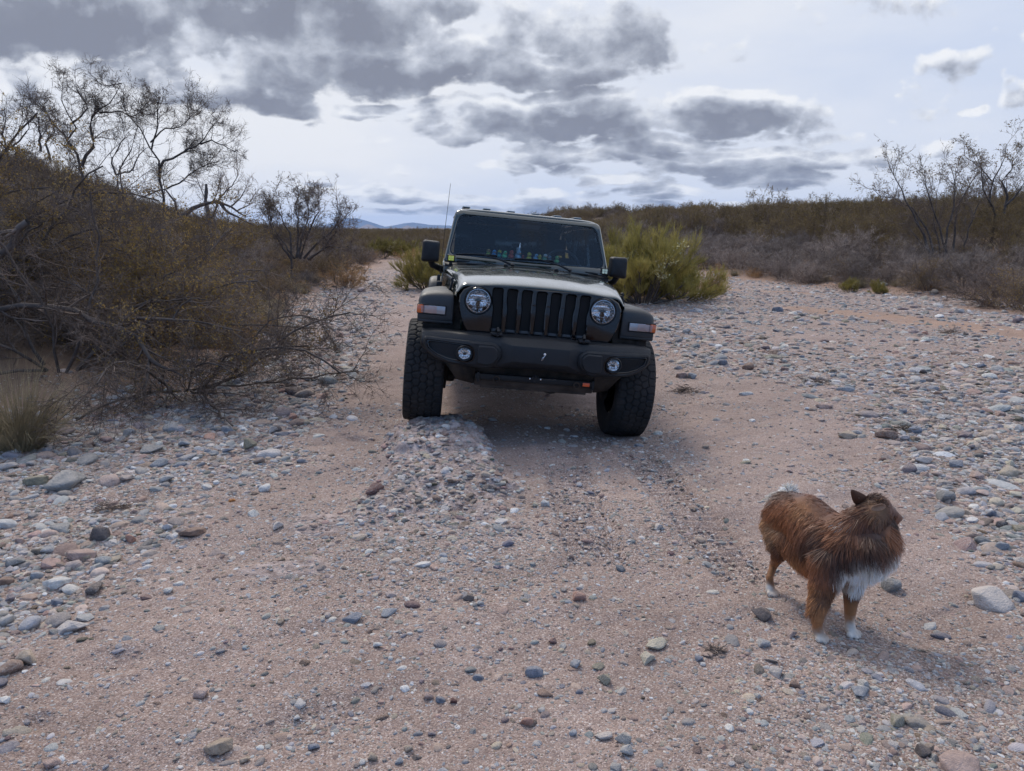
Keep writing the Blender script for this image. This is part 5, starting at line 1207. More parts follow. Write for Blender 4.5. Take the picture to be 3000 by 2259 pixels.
def bush_proto(kind, seed):
    """returns {part: (mesh, material)}; size about 1 m radius"""
    rng = np.random.default_rng(seed); out = {}
    def stems(n, e0, e1, L, r, seg=4, wig=.13, up=0., base=.12, grav=0.):
        az = rng.uniform(0, 2 * math.pi, n); el = rng.uniform(e0, e1, n); D = np.stack([np.cos(az) * np.cos(el), np.sin(az) * np.cos(el), np.sin(el)], 1)
        P0 = np.stack([np.cos(az), np.sin(az), np.zeros(n)], 1) * rng.uniform(0, base, n)[:, None] + [0, 0, -.06]
        return extend(rng, P0, D, L * rng.uniform(.7, 1.15, n), np.full(n, r) * rng.uniform(.7, 1.3, n), seg, wig, up, .4, grav)
    if kind == 'grey':          # dense rounded tangle of bare twigs
        P, r = stems(30, R(8), R(85), 1.0, .009, 4, .2, .02); P1, r1 = kids(rng, P, r, 8, .2, 1, .7, .42, .6, wig=.3, rmin=.0035); P2, r2 = kids(rng, P1, r1, 5, .2, 1, .8, .6, .7, seg=2, wig=.3, rmin=.0028)
        out['stems'] = (joinVF([tubes(P, r, 4), tubes(P1, r1, 3)]), M_TWIGD); out['crown'] = (joinVF([tubes(P2, r2, 3), slivers(rng, P2, 6, .11, .0026, .9)]), M_TWIG)
    elif kind == 'creosote':    # upright fans with small dark leaves towards the tips
        P, r = stems(22, R(35), R(85), 1.25, .010, 4, .10, .06); P1, r1 = kids(rng, P, r, 7, .3, 1, .5, .38, .6, wig=.2, up=.15, rmin=.0035); P2, r2 = kids(rng, P1, r1, 4, .2, 1, .6, .6, .7, seg=2, wig=.25, up=.15, rmin=.0028)
        out['stems'] = (joinVF([tubes(P, r, 4), tubes(P1, r1, 3), tubes(P2, r2, 3)]), M_TWIGD); out['crown'] = (joinVF([leaves(rng, P2, 6, .035, .011), slivers(rng, P2, 2, .10, .003, .7, .2)]), M_OLIVE)
    elif kind == 'thorn':       # thorny shrub, half yellow leaf
        P, r = stems(20, R(10), R(80), 1.15, .012, 5, .22, .02); P1, r1 = kids(rng, P, r, 8, .15, 1, .8, .4, .6, wig=.3, rmin=.004); P2, r2 = kids(rng, P1, r1, 5, .1, 1, .8, .55, .7, seg=2, wig=.35, rmin=.003)
        out['stems'] = (joinVF([tubes(P, r, 4), tubes(P1, r1, 3)]), M_TWIGD); out['twigs'] = (joinVF([tubes(P2, r2, 3), slivers(rng, P2, 4, .10, .0026, .9)]), M_TWIGD)
        kk = lambda p: (fbm(p[:, 0] * 2.2 + seed, p[:, 1] * 2.2 + p[:, 2] * 2.2, 2, seed) + .0 * p[:, 0]) > .02
        out['crown'] = (joinVF([leaves(rng, P2, 4, .028, .008, kk)]), M_YEL)
    elif kind == 'green':       # broom-like bush: upright green switches over dark stems
        P, r = stems(34, R(15), R(85), 1.0, .013, 5, .12, .05, .2); P1, r1 = kids(rng, P, r, 9, .3, 1, .5, .42, .5, wig=.15, up=.22, rmin=.004); P2, r2 = kids(rng, P1, r1, 7, .2, 1, .45, .7, .6, seg=3, wig=.12, up=.22, rmin=.003)
        out['stems'] = (joinVF([tubes(P, r, 5), tubes(P1, r1, 3)]), M_BARK); out['crown'] = (joinVF([tubes(P2, r2, 3), slivers(rng, P2, 12, .13, .0030, .35, .35)]), M_GREEN)
        kk = lambda p: (fbm(p[:, 0] * 2 + 5, p[:, 1] * 2 + p[:, 2] * 1.5, 2, seed + 1) > .48) & (p[:, 2] > .4)
        out['seed_heads'] = (joinVF([leaves(rng, P2, 10, .035, .014, kk)]), M_FLUFF)
    elif kind == 'orange':
        P, r = stems(40, R(25), R(85), .8, .006, 4, .18, .03, .2); P1, r1 = kids(rng, P, r, 9, .2, 1, .6, .4, .6, wig=.25, rmin=.003)
        out['stems'] = (joinVF([tubes(P, r, 3)]), M_TWIG); out['crown'] = (joinVF([tubes(P1, r1, 3), slivers(rng, P1, 14, .07, .0045, 1.0, .2)]), M_ORANGE_D)
    elif kind == 'grass':       # bunch grass: long arching blades
        n = 1100; az = rng.uniform(0, 2 * math.pi, n); el = rng.uniform(R(35), R(88), n); D = np.stack([np.cos(az) * np.cos(el), np.sin(az) * np.cos(el), np.sin(el)], 1)
        P0 = np.stack([np.cos(az), np.sin(az), np.zeros(n)], 1) * rng.uniform(0, .16, n)[:, None]
        P, r = extend(rng, P0, D, rng.uniform(.35, 1.0, n), np.full(n, .0026), 6, .05, .05, .15, .42)
        out['blades'] = (joinVF([tubes(P, r, 3)]), M_STRAW)
    return {k: (npmesh(kind + '_' + k, v[0], v[1]), m) for k, (v, m) in out.items()}
PROTO = {k: [bush_proto(k, s) for s in ss] for k, ss in dict(grey=(1, 2, 3), creosote=(4, 5, 6), thorn=(7, 8, 9), green=(10, 11), orange=(12, 13), grass=(14, 15)).items()}
PARTN = {'stems': 'stems', 'crown': 'foliage', 'twigs': 'twigs', 'seed_heads': 'seed_heads', 'blades': 'blades'}
def plant(kind, name, x, y, s, label, cat='shrub', group=None, var=None, squash=1.0, rz=None, z=None, tilt=0):
    pr = PROTO[kind][(var if var is not None else random.randrange(99)) % len(PROTO[kind])]
    sc = (s, s, s * squash) if not isinstance(s, tuple) else s
    if kind == 'grass':
        me, m = pr['blades']; o = link(name, me, None, m)
    else: o = empty(name)
    o.location = (x, y, tz(x, y) - .02 if z is None else z); o.rotation_euler = (tilt, 0, random.uniform(0, 6.28) if rz is None else rz); o.scale = sc
    if kind != 'grass':
        for k, (me, m) in pr.items(): link({'crown': 'twigs' if kind == 'grey' else 'foliage', 'stems': 'stems', 'twigs': 'twigs', 'seed_heads': 'seed_heads'}[k], me, o, m)
    tag(o, label, cat, group); return o
def tree(name, label, limbs, seed, kid, leafm=None, leafn=0, cat='tree', sides=6, barkm=None, group=None, leafkeep=None, lsz=(.03, .010), sl=None):
    """limbs: world polylines with start and end radius; shoots grow from them"""
    rng = np.random.default_rng(seed); base = Vector(limbs[0][0][0]); z0 = tz(base.x, base.y)
    root = empty(name, (base.x, base.y, z0)); tag(root, label, cat, group); O = np.array([base.x, base.y, z0])
    Ls = []; 
    for pts, r0, r1 in limbs:
        P = np.array([list(p) for p in pts]) - O; n = len(P)
        # resample to 9 points with a little crookedness
        d = np.concatenate([[0], np.cumsum(np.linalg.norm(P[1:] - P[:-1], axis=1))]); t = np.linspace(0, d[-1], 10); Q = np.stack([np.interp(t, d, P[:, k]) for k in range(3)], 1)
        Q[1:-1] += rng.normal(0, d[-1] * .008, (8, 3)); Ls.append((Q, np.linspace(r0, r1, 10)))
    P = np.stack([q for q, _ in Ls]); rad = np.stack([r for _, r in Ls])
    v, f = tubes(P, rad, sides); link('trunk', npmesh('limbs', v, f), root, barkm or M_BARK)
    prev = (P, rad); tw = []
    LL = np.linalg.norm(P[:, 1:] - P[:, :-1], axis=2).sum(1)
    for i, k in enumerate(kid):
        if i == 0: k = dict(k, L=float(LL.mean()) * k['lenr'] * .8)
        prev = kids(rng, *prev, **k)
        if i == 0:
            kp = rng.uniform(size=len(prev[0])) < np.repeat(np.clip(LL / LL.mean(), .15, 1.0), k['n']); prev = (prev[0][kp], prev[1][kp])
        tw.append(prev)
    parts = [tubes(a, b, 4 if i == 0 else 3) for i, (a, b) in enumerate(tw)]
    if sl: parts.append(slivers(rng, tw[-1][0], *sl))
    v, f = joinVF(parts); link('branches', npmesh('branches', v, f), root, M_TWIGD if barkm is None else barkm)
    if leafm:
        v, f = joinVF([leaves(rng, tw[-1][0], leafn, lsz[0], lsz[1], leafkeep)]); link('leaves', npmesh('leaves', v, f), root, leafm)
    return root

random.seed(11)
# ---- the two crooked trees on the left skyline and their neighbours
A1 = lambda zx, zy, y: at(zx / 2.949, 180 + zy / 2.949, y)
def limb(pts, y, r0, r1, f=A1, dy=0.):
    n = len(pts); return ([f(a, b, y + dy * i / max(1, n - 1)) for i, (a, b) in enumerate(pts)], r0, r1)
def rooted(L):
    p = L[0][0][0]; g_ = Vector((p.x, p.y, tz(p.x, p.y) - .15)); pts, r0, r1 = L[0]
    if g_.z < p.z: L[0] = ([g_] + pts, r0 * 1.1, r1)
    return L
KT = [dict(n=16, lo=.3, hi=1, ang=.75, lenr=.36, rr=.42, seg=6, wig=.24, up=.12, rmin=.008), dict(n=8, lo=.1, hi=1, ang=.7, lenr=.6, rr=.5, seg=5, wig=.28, up=.05, rmin=.0055), dict(n=6, lo=.1, hi=1, ang=.75, lenr=.62, rr=.6, seg=3, wig=.3, up=0, rmin=.0038)]
Yt = 24
tree('mesquite_tree', 'crooked bare tree with two curved trunks, the left one on the left hill skyline', rooted([limb([(705, 905), (650, 790), (600, 735), (610, 640), (645, 600), (625, 530), (575, 430), (530, 330), (545, 200)], Yt, .055, .006),
    limb([(705, 905), (745, 800), (800, 745), (830, 685), (775, 640), (765, 500), (830, 450), (900, 390), (990, 320), (1050, 190)], Yt, .055, .006),
    limb([(600, 735), (560, 640), (500, 580), (430, 490), (370, 400), (310, 300)], Yt, .035, .010, dy=.8), limb([(625, 530), (700, 480), (760, 400), (700, 300), (650, 230)], Yt, .028, .009, dy=-.8), limb([(860, 440), (960, 440), (1050, 420), (1120, 480), (1200, 460), (1270, 360)], Yt, .028, .009), limb([(1050, 190), (900, 210), (830, 160), (760, 90)], Yt, .02, .008)]), 21, KT, M_OLIVE, 1, leafkeep=lambda p: np.random.default_rng(1).uniform(size=len(p)) < .35, lsz=(.045, .013), sl=(2, .12, .004, .8))
tree('mesquite_tree', 'crooked bare tree forking low, the right one of the pair on the left hill skyline', rooted([limb([(1388, 1062), (1372, 930), (1330, 830), (1290, 690), (1225, 580), (1150, 510), (1080, 410), (1040, 330)], Yt, .052, .006),
    limb([(1372, 930), (1430, 862), (1520, 822), (1620, 770), (1730, 715), (1800, 620), (1880, 480)], Yt, .042, .006), limb([(1300, 700), (1350, 640), (1420, 580), (1540, 590), (1650, 480), (1740, 390)], Yt, .028, .008, dy=.8),
    limb([(1730, 715), (1830, 680), (1920, 720), (2030, 785)], Yt, .03, .010), limb([(1310, 760), (1360, 560), (1350, 420), (1385, 310)], Yt, .03, .01, dy=-.8), limb([(1440, 1100), (1560, 1040), (1650, 960), (1780, 900), (1900, 860)], Yt, .03, .01)]), 22, KT, M_OLIVE, 1, leafkeep=lambda p: np.random.default_rng(2).uniform(size=len(p)) < .18, lsz=(.04, .012), sl=(2, .12, .004, .8))
KS = [dict(n=9, lo=.2, hi=1, ang=.6, lenr=.42, rr=.45, seg=4, wig=.22, up=.12, rmin=.008), dict(n=6, lo=.15, hi=1, ang=.7, lenr=.6, rr=.6, seg=4, wig=.28, up=.05, rmin=.0045)]
tree('bare_sapling', 'thin leafless sapling between the two crooked trees on the hill', rooted([limb([(1000, 980), (1060, 880), (1130, 780), (1170, 650), (1190, 560)], Yt, .035, .01), limb([(1000, 980), (1120, 960), (1210, 800), (1260, 750)], Yt, .03, .01), limb([(1000, 980), (960, 860), (1080, 640), (1085, 560)], Yt, .03, .01)]), 23, KS, sl=(2, .12, .006, .8))
tree('bare_sapling', 'tangled bare sapling against the sky at the far left edge', rooted([limb([(60, 760), (20, 620), (60, 500), (30, 420)], Yt, .04, .01), limb([(350, 780), (345, 640), (330, 500), (250, 380)], Yt, .04, .01), limb([(430, 850), (400, 700), (480, 600), (420, 480)], Yt, .04, .01), limb([(60, 760), (180, 680), (260, 560), (210, 430)], Yt, .03, .01), limb([(60, 760), (-80, 600), (-100, 450)], Yt, .03, .01)]), 24, [dict(KS[0], n=12), dict(KS[1], n=8)], sl=(3, .14, .006, .8))
tree('dead_snag', 'broken dark dead trunk standing up from the hill crest', rooted([limb([(1780, 1230), (1778, 1150), (1783, 1060)], 20, .075, .03, dy=.1), limb([(1780, 1180), (1790, 1120), (1786, 1085)], 20, .04, .02)]), 25, [dict(KS[0], n=2, lenr=.3)], sides=6)
tree('bare_sapling', 'wispy pale bare shrub behind the broken snag on the hill crest', rooted([limb([(1800, 1230), (1760, 1120), (1700, 1040), (1690, 980)], 21, .03, .008), limb([(1860, 1230), (1930, 1140), (2000, 1080), (2060, 980)], 21, .03, .008), limb([(1830, 1230), (1880, 1130), (1900, 1020)], 21, .03, .008), limb([(2000, 1250), (2080, 1180), (2130, 1080)], 21, .025, .008), limb([(2050, 1290), (2150, 1240), (2180, 1180)], 21, .02, .008)]), 26, [dict(KS[0], n=11), dict(KS[1], n=7)], barkm=M_TWIG, sl=(3, .12, .005, .8))
tree('fallen_branch', 'long arching bare branch lying over the left slope', [limb([(1560, 1350), (1680, 1260), (1780, 1222), (1900, 1215), (2010, 1260), (2120, 1340)], 13, .045, .012), limb([(1900, 1215), (1960, 1300), (2060, 1350), (2200, 1420)], 13, .03, .008), limb([(1880, 1225), (1850, 1320), (1780, 1400)], 13, .02, .006), limb([(1560, 1350), (1450, 1100), (1250, 1150), (1130, 1220)], 13, .02, .008)], 27, [dict(KS[0], n=7, lenr=.25)], cat='branch')
# ---- dark bushy tree left of the far wash
B1 = lambda zx, zy, y: at(700 + zx / 3.687, 500 + zy / 3.687, y)
tree('mesquite_tree', 'dark spreading bare tree beside the wash, left of the distant mountains', rooted([limb(q, 21, .038, .006, B1, dy) for q, dy in (([(570, 950), (560, 700), (480, 560), (400, 420), (380, 260)], 0), ([(620, 940), (640, 700), (640, 500), (600, 380), (650, 250)], .8), ([(660, 950), (720, 760), (820, 500), (880, 420), (840, 290)], -.6), ([(700, 950), (850, 780), (1000, 660), (1090, 540), (1060, 380)], 0), ([(740, 960), (900, 860), (1060, 640), (1150, 480), (1220, 430)], .5), ([(560, 950), (420, 740), (330, 560), (300, 400)], -.5), ([(640, 940), (700, 650), (760, 450), (720, 330)], .3), ([(600, 950), (500, 800), (380, 640), (330, 480)], .7), ([(760, 960), (950, 820), (1180, 820)], -1))]), 28, [dict(KS[0], n=13, lenr=.35), dict(KS[1], n=8), dict(n=4, lo=.1, hi=1, ang=.8, lenr=.5, rr=.6, seg=2, wig=.3, up=0, rmin=.005)], M_OLIVE, 1, leafkeep=lambda p: (p[:, 2] > 1.5) & (p[:, 0] < .6), lsz=(.035, .012), sl=(2, .10, .005, .8))
# ---- right hand trees
C1 = lambda zx, zy, y: at(2200 + zx / 2.765, 350 + zy / 2.765, y)
tree('mesquite_tree', 'tall bare multi stemmed tree rising above the brush on the right', rooted([limb(q, 21.5, r_ * .75, .006, C1, dy) for q, dy, r_ in (([(1480, 1140), (1410, 980), (1340, 800), (1260, 640), (1190, 500), (1120, 380)], 0, .06), ([(1490, 1140), (1440, 900), (1300, 720), (1180, 640), (1040, 620), (990, 560)], .6, .05), ([(1560, 1120), (1590, 900), (1640, 720), (1660, 560), (1620, 380)], -.4, .05), ([(1640, 1100), (1645, 860), (1700, 640), (1790, 510), (1860, 390)], .5, .05), ([(1700, 1140), (1750, 960), (1795, 800), (1860, 660), (1940, 600)], -.5, .04), ([(1600, 1120), (1520, 860), (1450, 640), (1400, 500), (1410, 380)], 0, .045), ([(1500, 1140), (1380, 1000), (1290, 900), (1230, 830)], .4, .03), ([(1530, 1130), (1480, 800), (1520, 600), (1540, 440)], .8, .035))]), 31, [dict(KS[0], n=12, lenr=.30), dict(KS[1], n=7), dict(n=3, lo=.1, hi=1, ang=.8, lenr=.5, rr=.6, seg=2, wig=.3, up=0, rmin=.004)], M_OLIVE, 1, leafkeep=lambda p: p[:, 2] > 2.0, lsz=(.045, .015), sl=(2, .10, .004, .8))
tree('mesquite_tree', 'tallest bare tree at the right edge, its crown against the clouds', rooted([limb(q, 25, r_ * .8, .006, C1, dy) for q, dy, r_ in (([(1975, 760), (1920, 640), (1950, 500), (2010, 420), (2060, 300), (2070, 200)], 0, .06), ([(2050, 760), (2075, 620), (2020, 520), (2090, 440), (2130, 330), (2200, 220)], .5, .06), ([(1975, 760), (1880, 560), (1870, 420), (1830, 300)], -.5, .045), ([(2060, 700), (2160, 600), (2230, 480), (2300, 350)], 0, .05), ([(1950, 500), (1870, 400), (1780, 330), (1720, 290)], .4, .03))]), 32, [dict(KS[0], n=13, lenr=.34), dict(KS[1], n=7), dict(n=3, lo=.1, hi=1, ang=.8, lenr=.5, rr=.6, seg=2, wig=.3, up=0, rmin=.005)], M_OLIVE, 2, leafkeep=lambda p: p[:, 2] > 2.5, lsz=(.05, .018), sl=(2, .10, .005, .8))
# ---- the big thicket at the near left
E1 = lambda zx, zy, y: at(zx / 2.458, 650 + zy / 2.458, y)
KM = [dict(n=12, lo=.1, hi=1, ang=.7, lenr=.42, rr=.5, seg=5, wig=.20, up=-.02, rmin=.0045), dict(n=8, lo=.1, hi=1, ang=.7, lenr=.5, rr=.6, seg=4, wig=.25, up=-.02, rmin=.0028), dict(n=6, lo=.1, hi=1, ang=.8, lenr=.5, rr=.6, seg=2, wig=.3, up=0, rmin=.0020)]
leafpatch = lambda s, th: (lambda p: fbm(p[:, 0] * 1.3 + s, p[:, 1] * 1.3 + p[:, 2] * 1.8, 3, s) > th)
def arch(bx, by, n, L, r, seed, e0=12, e1=70, az0=-200, az1=60, grav=.25):
    rng = np.random.default_rng(seed); az = np.radians(rng.uniform(az0, az1, n)); el = np.radians(rng.uniform(e0, e1, n)); D = np.stack([np.cos(az) * np.cos(el), np.sin(az) * np.cos(el), np.sin(el)], 1)
    P0 = np.array([bx, by, tz(bx, by)]) + np.stack([np.cos(az), np.sin(az), 0 * az], 1) * .15
    P, _ = extend(rng, P0, D, L * rng.uniform(.7, 1.15, n), np.full(n, r), 8, .15, .03, .3, grav); g_ = terrain(P[..., 0].ravel(), P[..., 1].ravel()).reshape(P.shape[:2]) + .05; P[..., 2] = np.maximum(P[..., 2], g_)
    return [([Vector(q) for q in p], r * random.uniform(.7, 1.1), .008) for p in P]
tree('mesquite_thicket', 'big tangled mesquite with pale limbs sweeping right, nearest bush at the left', [limb([(-400, 700), (-100, 620), (150, 600), (330, 622), (500, 640), (600, 655), (655, 700), (740, 712), (800, 748), (860, 765), (920, 805), (1020, 842), (1065, 900), (1085, 990)], 7.2, .036, .018, E1, -.7),
    limb([(1085, 990), (1130, 1025), (1190, 1055), (1260, 1078), (1330, 1120)], 6.5, .02, .008, E1), limb([(1085, 990), (1060, 1050), (1000, 1110)], 6.5, .015, .006, E1),
    limb([(650, 700), (780, 730), (830, 705), (1000, 698), (1200, 690), (1300, 712), (1450, 722), (1620, 745), (1750, 790)], 6.9, .022, .006, E1, -.3), limb([(200, 0), (130, 60), (90, 160), (20, 230), (-200, 400)], 7.0, .032, .03, E1),
    limb([(1250, 700), (1300, 600), (1380, 550), (1480, 560)], 6.6, .010, .004, E1)] + arch(-4.5, 7.2, 9, 2.2, .018, 41), 42, KM, M_YEL, 2, cat='mesquite bush', leafkeep=leafpatch(3, .12), lsz=(.024, .0075), barkm=None, sl=(2, .07, .0016, .9))
tree('mesquite_thicket', 'tangled mesquite with yellow leaf patches, second from the left edge behind the nearest one', arch(-4.4, 8.8, 14, 2.0, .020, 43, 10, 55, -180, 90), 44, KM, M_YEL, 3, cat='mesquite bush', leafkeep=leafpatch(7, .12), lsz=(.028, .009), sl=(2, .08, .002, .9))
tree('mesquite_thicket', 'tall tangled mesquite at the left edge with bare tips reaching over the hill', arch(-6.4, 8.4, 13, 2.3, .024, 45, 15, 62, -120, 90), 46, KM, M_YEL, 3, cat='mesquite bush', leafkeep=leafpatch(9, .1), lsz=(.028, .009), sl=(2, .09, .002, .9))
tree('mesquite_thicket', 'low dark tangle of dead twigs resting on the bare soil, in front of the thicket', arch(-3.3, 7.2, 9, 1.7, .013, 47, 4, 35, -110, 40, .3), 48, KM, None, 0, cat='mesquite bush', sl=(2, .06, .0016, .9))
tree('mesquite_thicket', 'brown mesquite mound with scattered ochre leaves, farther up behind the thicket', arch(-6.2, 12.0, 14, 1.9, .022, 49, 12, 60, -180, 120), 50, KM[:2], M_YEL, 9, cat='mesquite bush', leafkeep=leafpatch(2, .05), lsz=(.035, .011), sl=(5, .11, .003, .9))

# ---- named bushes
def bush_at(kind, name, px, py, y, hpx, label, squash=.8, cat='shrub', **k):
    d = ray(px, py); x = d[0] / d[1] * y; s = hpx / FPX * y / (1.0 * squash)
    return plant(kind, name, x, y, s, label, cat, squash=squash, **k)
bush_at('grass', 'bunch_grass', 50, 1262, 5.3, 330, 'clump of long dry straw grass at the left edge below the thicket', 1.0, 'grass clump', var=0)
bush_at('grass', 'bunch_grass', 720, 940, 12.2, 120, 'olive straw grass clump where the left bank meets the stones', 1.0, 'grass clump', var=1)
bush_at('grass', 'bunch_grass', 790, 945, 12.0, 90, 'pale arching grass clump just right of the olive one by the stones', 1.0, 'grass clump', var=0)
bush_at('orange', 'dry_shrub', 560, 900, 9.8, 130, 'yellow ochre shrub glowing inside the dark thicket', .8, var=0)
bush_at('orange', 'dry_shrub', 1020, 830, 21, 95, 'rust orange dry shrub on the left bank of the far wash', .85, var=1)
bush_at('orange', 'dry_shrub', 1080, 760, 36, 40, 'small golden shrub at the head of the far wash', .8, var=0)
bush_at('green', 'green_bush', 1120, 745, 40, 45, 'olive green bush at the end of the far wash', .8, var=0)
bush_at('green', 'green_bush', 1180, 745, 42, 40, 'yellow green bush to the right of the olive one at the end of the wash', .8, var=1)
bush_at('orange', 'dry_shrub', 1200, 760, 38, 45, 'pale dry shrub in front of the yellow green bush in the far wash', .8, var=1)
bush_at('green', 'green_bush', 1250, 820, 20, 95, 'yellow green bush half hidden behind the car mirror on the left', .85, var=1)
bush_at('green', 'green_bush', 1880, 868, 16.0, 172, 'large bright green broom bush behind the right side of the car', .95, var=0)
bush_at('green', 'green_bush', 1990, 855, 17.0, 100, 'dark green bush with branches on the stones, right of the large bright one', .75, var=1)
bush_at('green', 'green_bush', 1790, 860, 17.2, 165, 'green bush with pale seed heads close behind the right mirror', .95, var=1)
bush_at('orange', 'dry_shrub', 2085, 828, 18.5, 80, 'orange brown dry shrub beside the green bushes right of the car', .9, var=0)
bush_at('green', 'green_bush', 2095, 832, 18.2, 28, 'small vivid green sprig at the foot of the orange brown shrub', .9, var=0)
bush_at('green', 'green_bush', 2492, 832, 19.0, 34, 'small upright green shrub, left one of two in front of the grey brush', 1.3, var=0)
bush_at('green', 'green_bush', 2575, 828, 18.6, 34, 'small upright green shrub, right one of two in front of the grey brush', 1.2, var=1)
bush_at('thorn', 'thorn_shrub', 2930, 885, 15.6, 125, 'yellowish thorny shrub nearest at the right edge of the wash', .8, var=1)
bush_at('thorn', 'thorn_shrub', 2990, 890, 14.8, 110, 'brown thorny shrub cut by the right edge of the picture', .8, var=2)
bush_at('orange', 'dry_tuft', 290, 1330, 5.2, 26, 'little dry brown tuft among the cobbles on the left', .9, 'tuft', var=0)

# ---- brush on the banks: separate shrubs near, one mass of the same plants far away
LAB = {'grey': [('grey leafless shrub on the left slope', 'grey shrubs on the left slope'), ('grey leafless shrub on the right bank', 'grey shrubs on the right bank'), ('grey leafless shrub on the rise straight behind the car', 'grey shrubs behind the car')],
       'creosote': [('olive leafy shrub on the left slope', 'olive shrubs on the left slope'), ('olive leafy shrub on the right rise', 'olive shrubs on the right rise'), ('dark olive leafy shrub on the rise straight behind the car', 'olive shrubs behind the car')],
       'thorn': [('yellow leaved thorny shrub on the left slope', 'yellowing shrubs on the left slope'), ('yellow leaved thorny shrub on the right bank', 'yellowing shrubs on the right bank'), ('yellow leaved thorny shrub behind the car', 'yellowing shrubs behind the car')]}
NAMEK = {'grey': 'bare_shrub', 'creosote': 'creosote_bush', 'thorn': 'thorn_shrub'}
rng = np.random.default_rng(77)
cnt = {'grey': 0, 'creosote': 0, 'thorn': 0}; placed = []
def spread(n, y0, y1, fx):
    t = rng.uniform(0, 1, n); y = y0 * (y1 / y0) ** t; return rng.uniform(-fx, fx, n) * y, y
sx, sy = spread(9000, 8.0, 62, .86)
wd = wash_dist(sx, sy); order = np.argsort(sy)
occ = {}
for i in order:
    x, y, d = sx[i], sy[i], wd[i]
    if d < .25 or (x < 0 and y < 9.5 and x > -5.5 and d < 1.2): continue
    rr = (.55 + .018 * y) * rng.uniform(.8, 1.3)
    key = (int(x // 2.5), int(y // 2.5)); close = False
    for a in (-1, 0, 1):
        for b in (-1, 0, 1):
            for (qx, qy, qr) in occ.get((key[0] + a, key[1] + b), ()):
                if (qx - x) ** 2 + (qy - y) ** 2 < (.42 * (qr + rr)) ** 2: close = True; break
            if close: break
        if close: break
    if close: continue
    n_ = vnoise(np.array([x * .25]), np.array([y * .25]), 91)[0]
    if x > 3 and d < 3.5: k = 'grey' if rng.uniform() < .85 else 'thorn'
    elif x < 0: k = 'thorn' if rng.uniform() < .35 + .3 * n_ else ('grey' if rng.uniform() < .6 else 'creosote')
    else: k = 'creosote' if rng.uniform() < .5 + .3 * (d > 6) else ('thorn' if rng.uniform() < .35 else 'grey')
    if cnt[k] >= 280:
        k = min(cnt, key=cnt.get)
        if cnt[k] >= 280: placed.append((x, y, rr)); continue
    occ.setdefault(key, []).append((x, y, rr)); cnt[k] += 1
    reg = 0 if x < -2.5 - .05 * y else (1 if x > 4.0 + .03 * y else 2)
    lb, gp_ = LAB[k][reg]
    band = 'at its foot' if d < 1.2 else ('low on it' if d < 4 else ('halfway up' if d < 9 else 'near its skyline'))
    if reg == 2: band = 'just behind it' if y < 26 else ('some way behind' if y < 38 else 'far back')
    u_ = x / y; side = ['at the left edge', 'in the left third', 'left of the car', 'near the car', 'right of the car', 'in the right third', 'at the right edge'][int(np.clip((u_ + .70) / 1.4 * 7, 0, 6))]
    szw = 'small ' if rr < (.55 + .018 * y) * .93 else ('big ' if rr > (.55 + .018 * y) * 1.18 else '')
    lb = szw + lb.replace(' straight', '') + ', ' + band + (', ' + side if reg != 2 else '')
    lb = ' '.join(lb.split()[:16]); gp_ = 'shrubs alike: ' + lb
    sz = rr * (1.0 if k == 'grey' else .95) * rng.uniform(.85, 1.15)
    sz *= (.62 if reg == 0 and y > 14 else (.62 if reg == 2 else .85))
    plant(k, NAMEK[k], x, y, sz, lb, 'shrub', gp_, squash=rng.uniform(.75, 1.0) * (1.15 if k == 'creosote' else 1), rz=rng.uniform(0, 6.28))
print('shrubs', cnt, 'left over', len(placed))
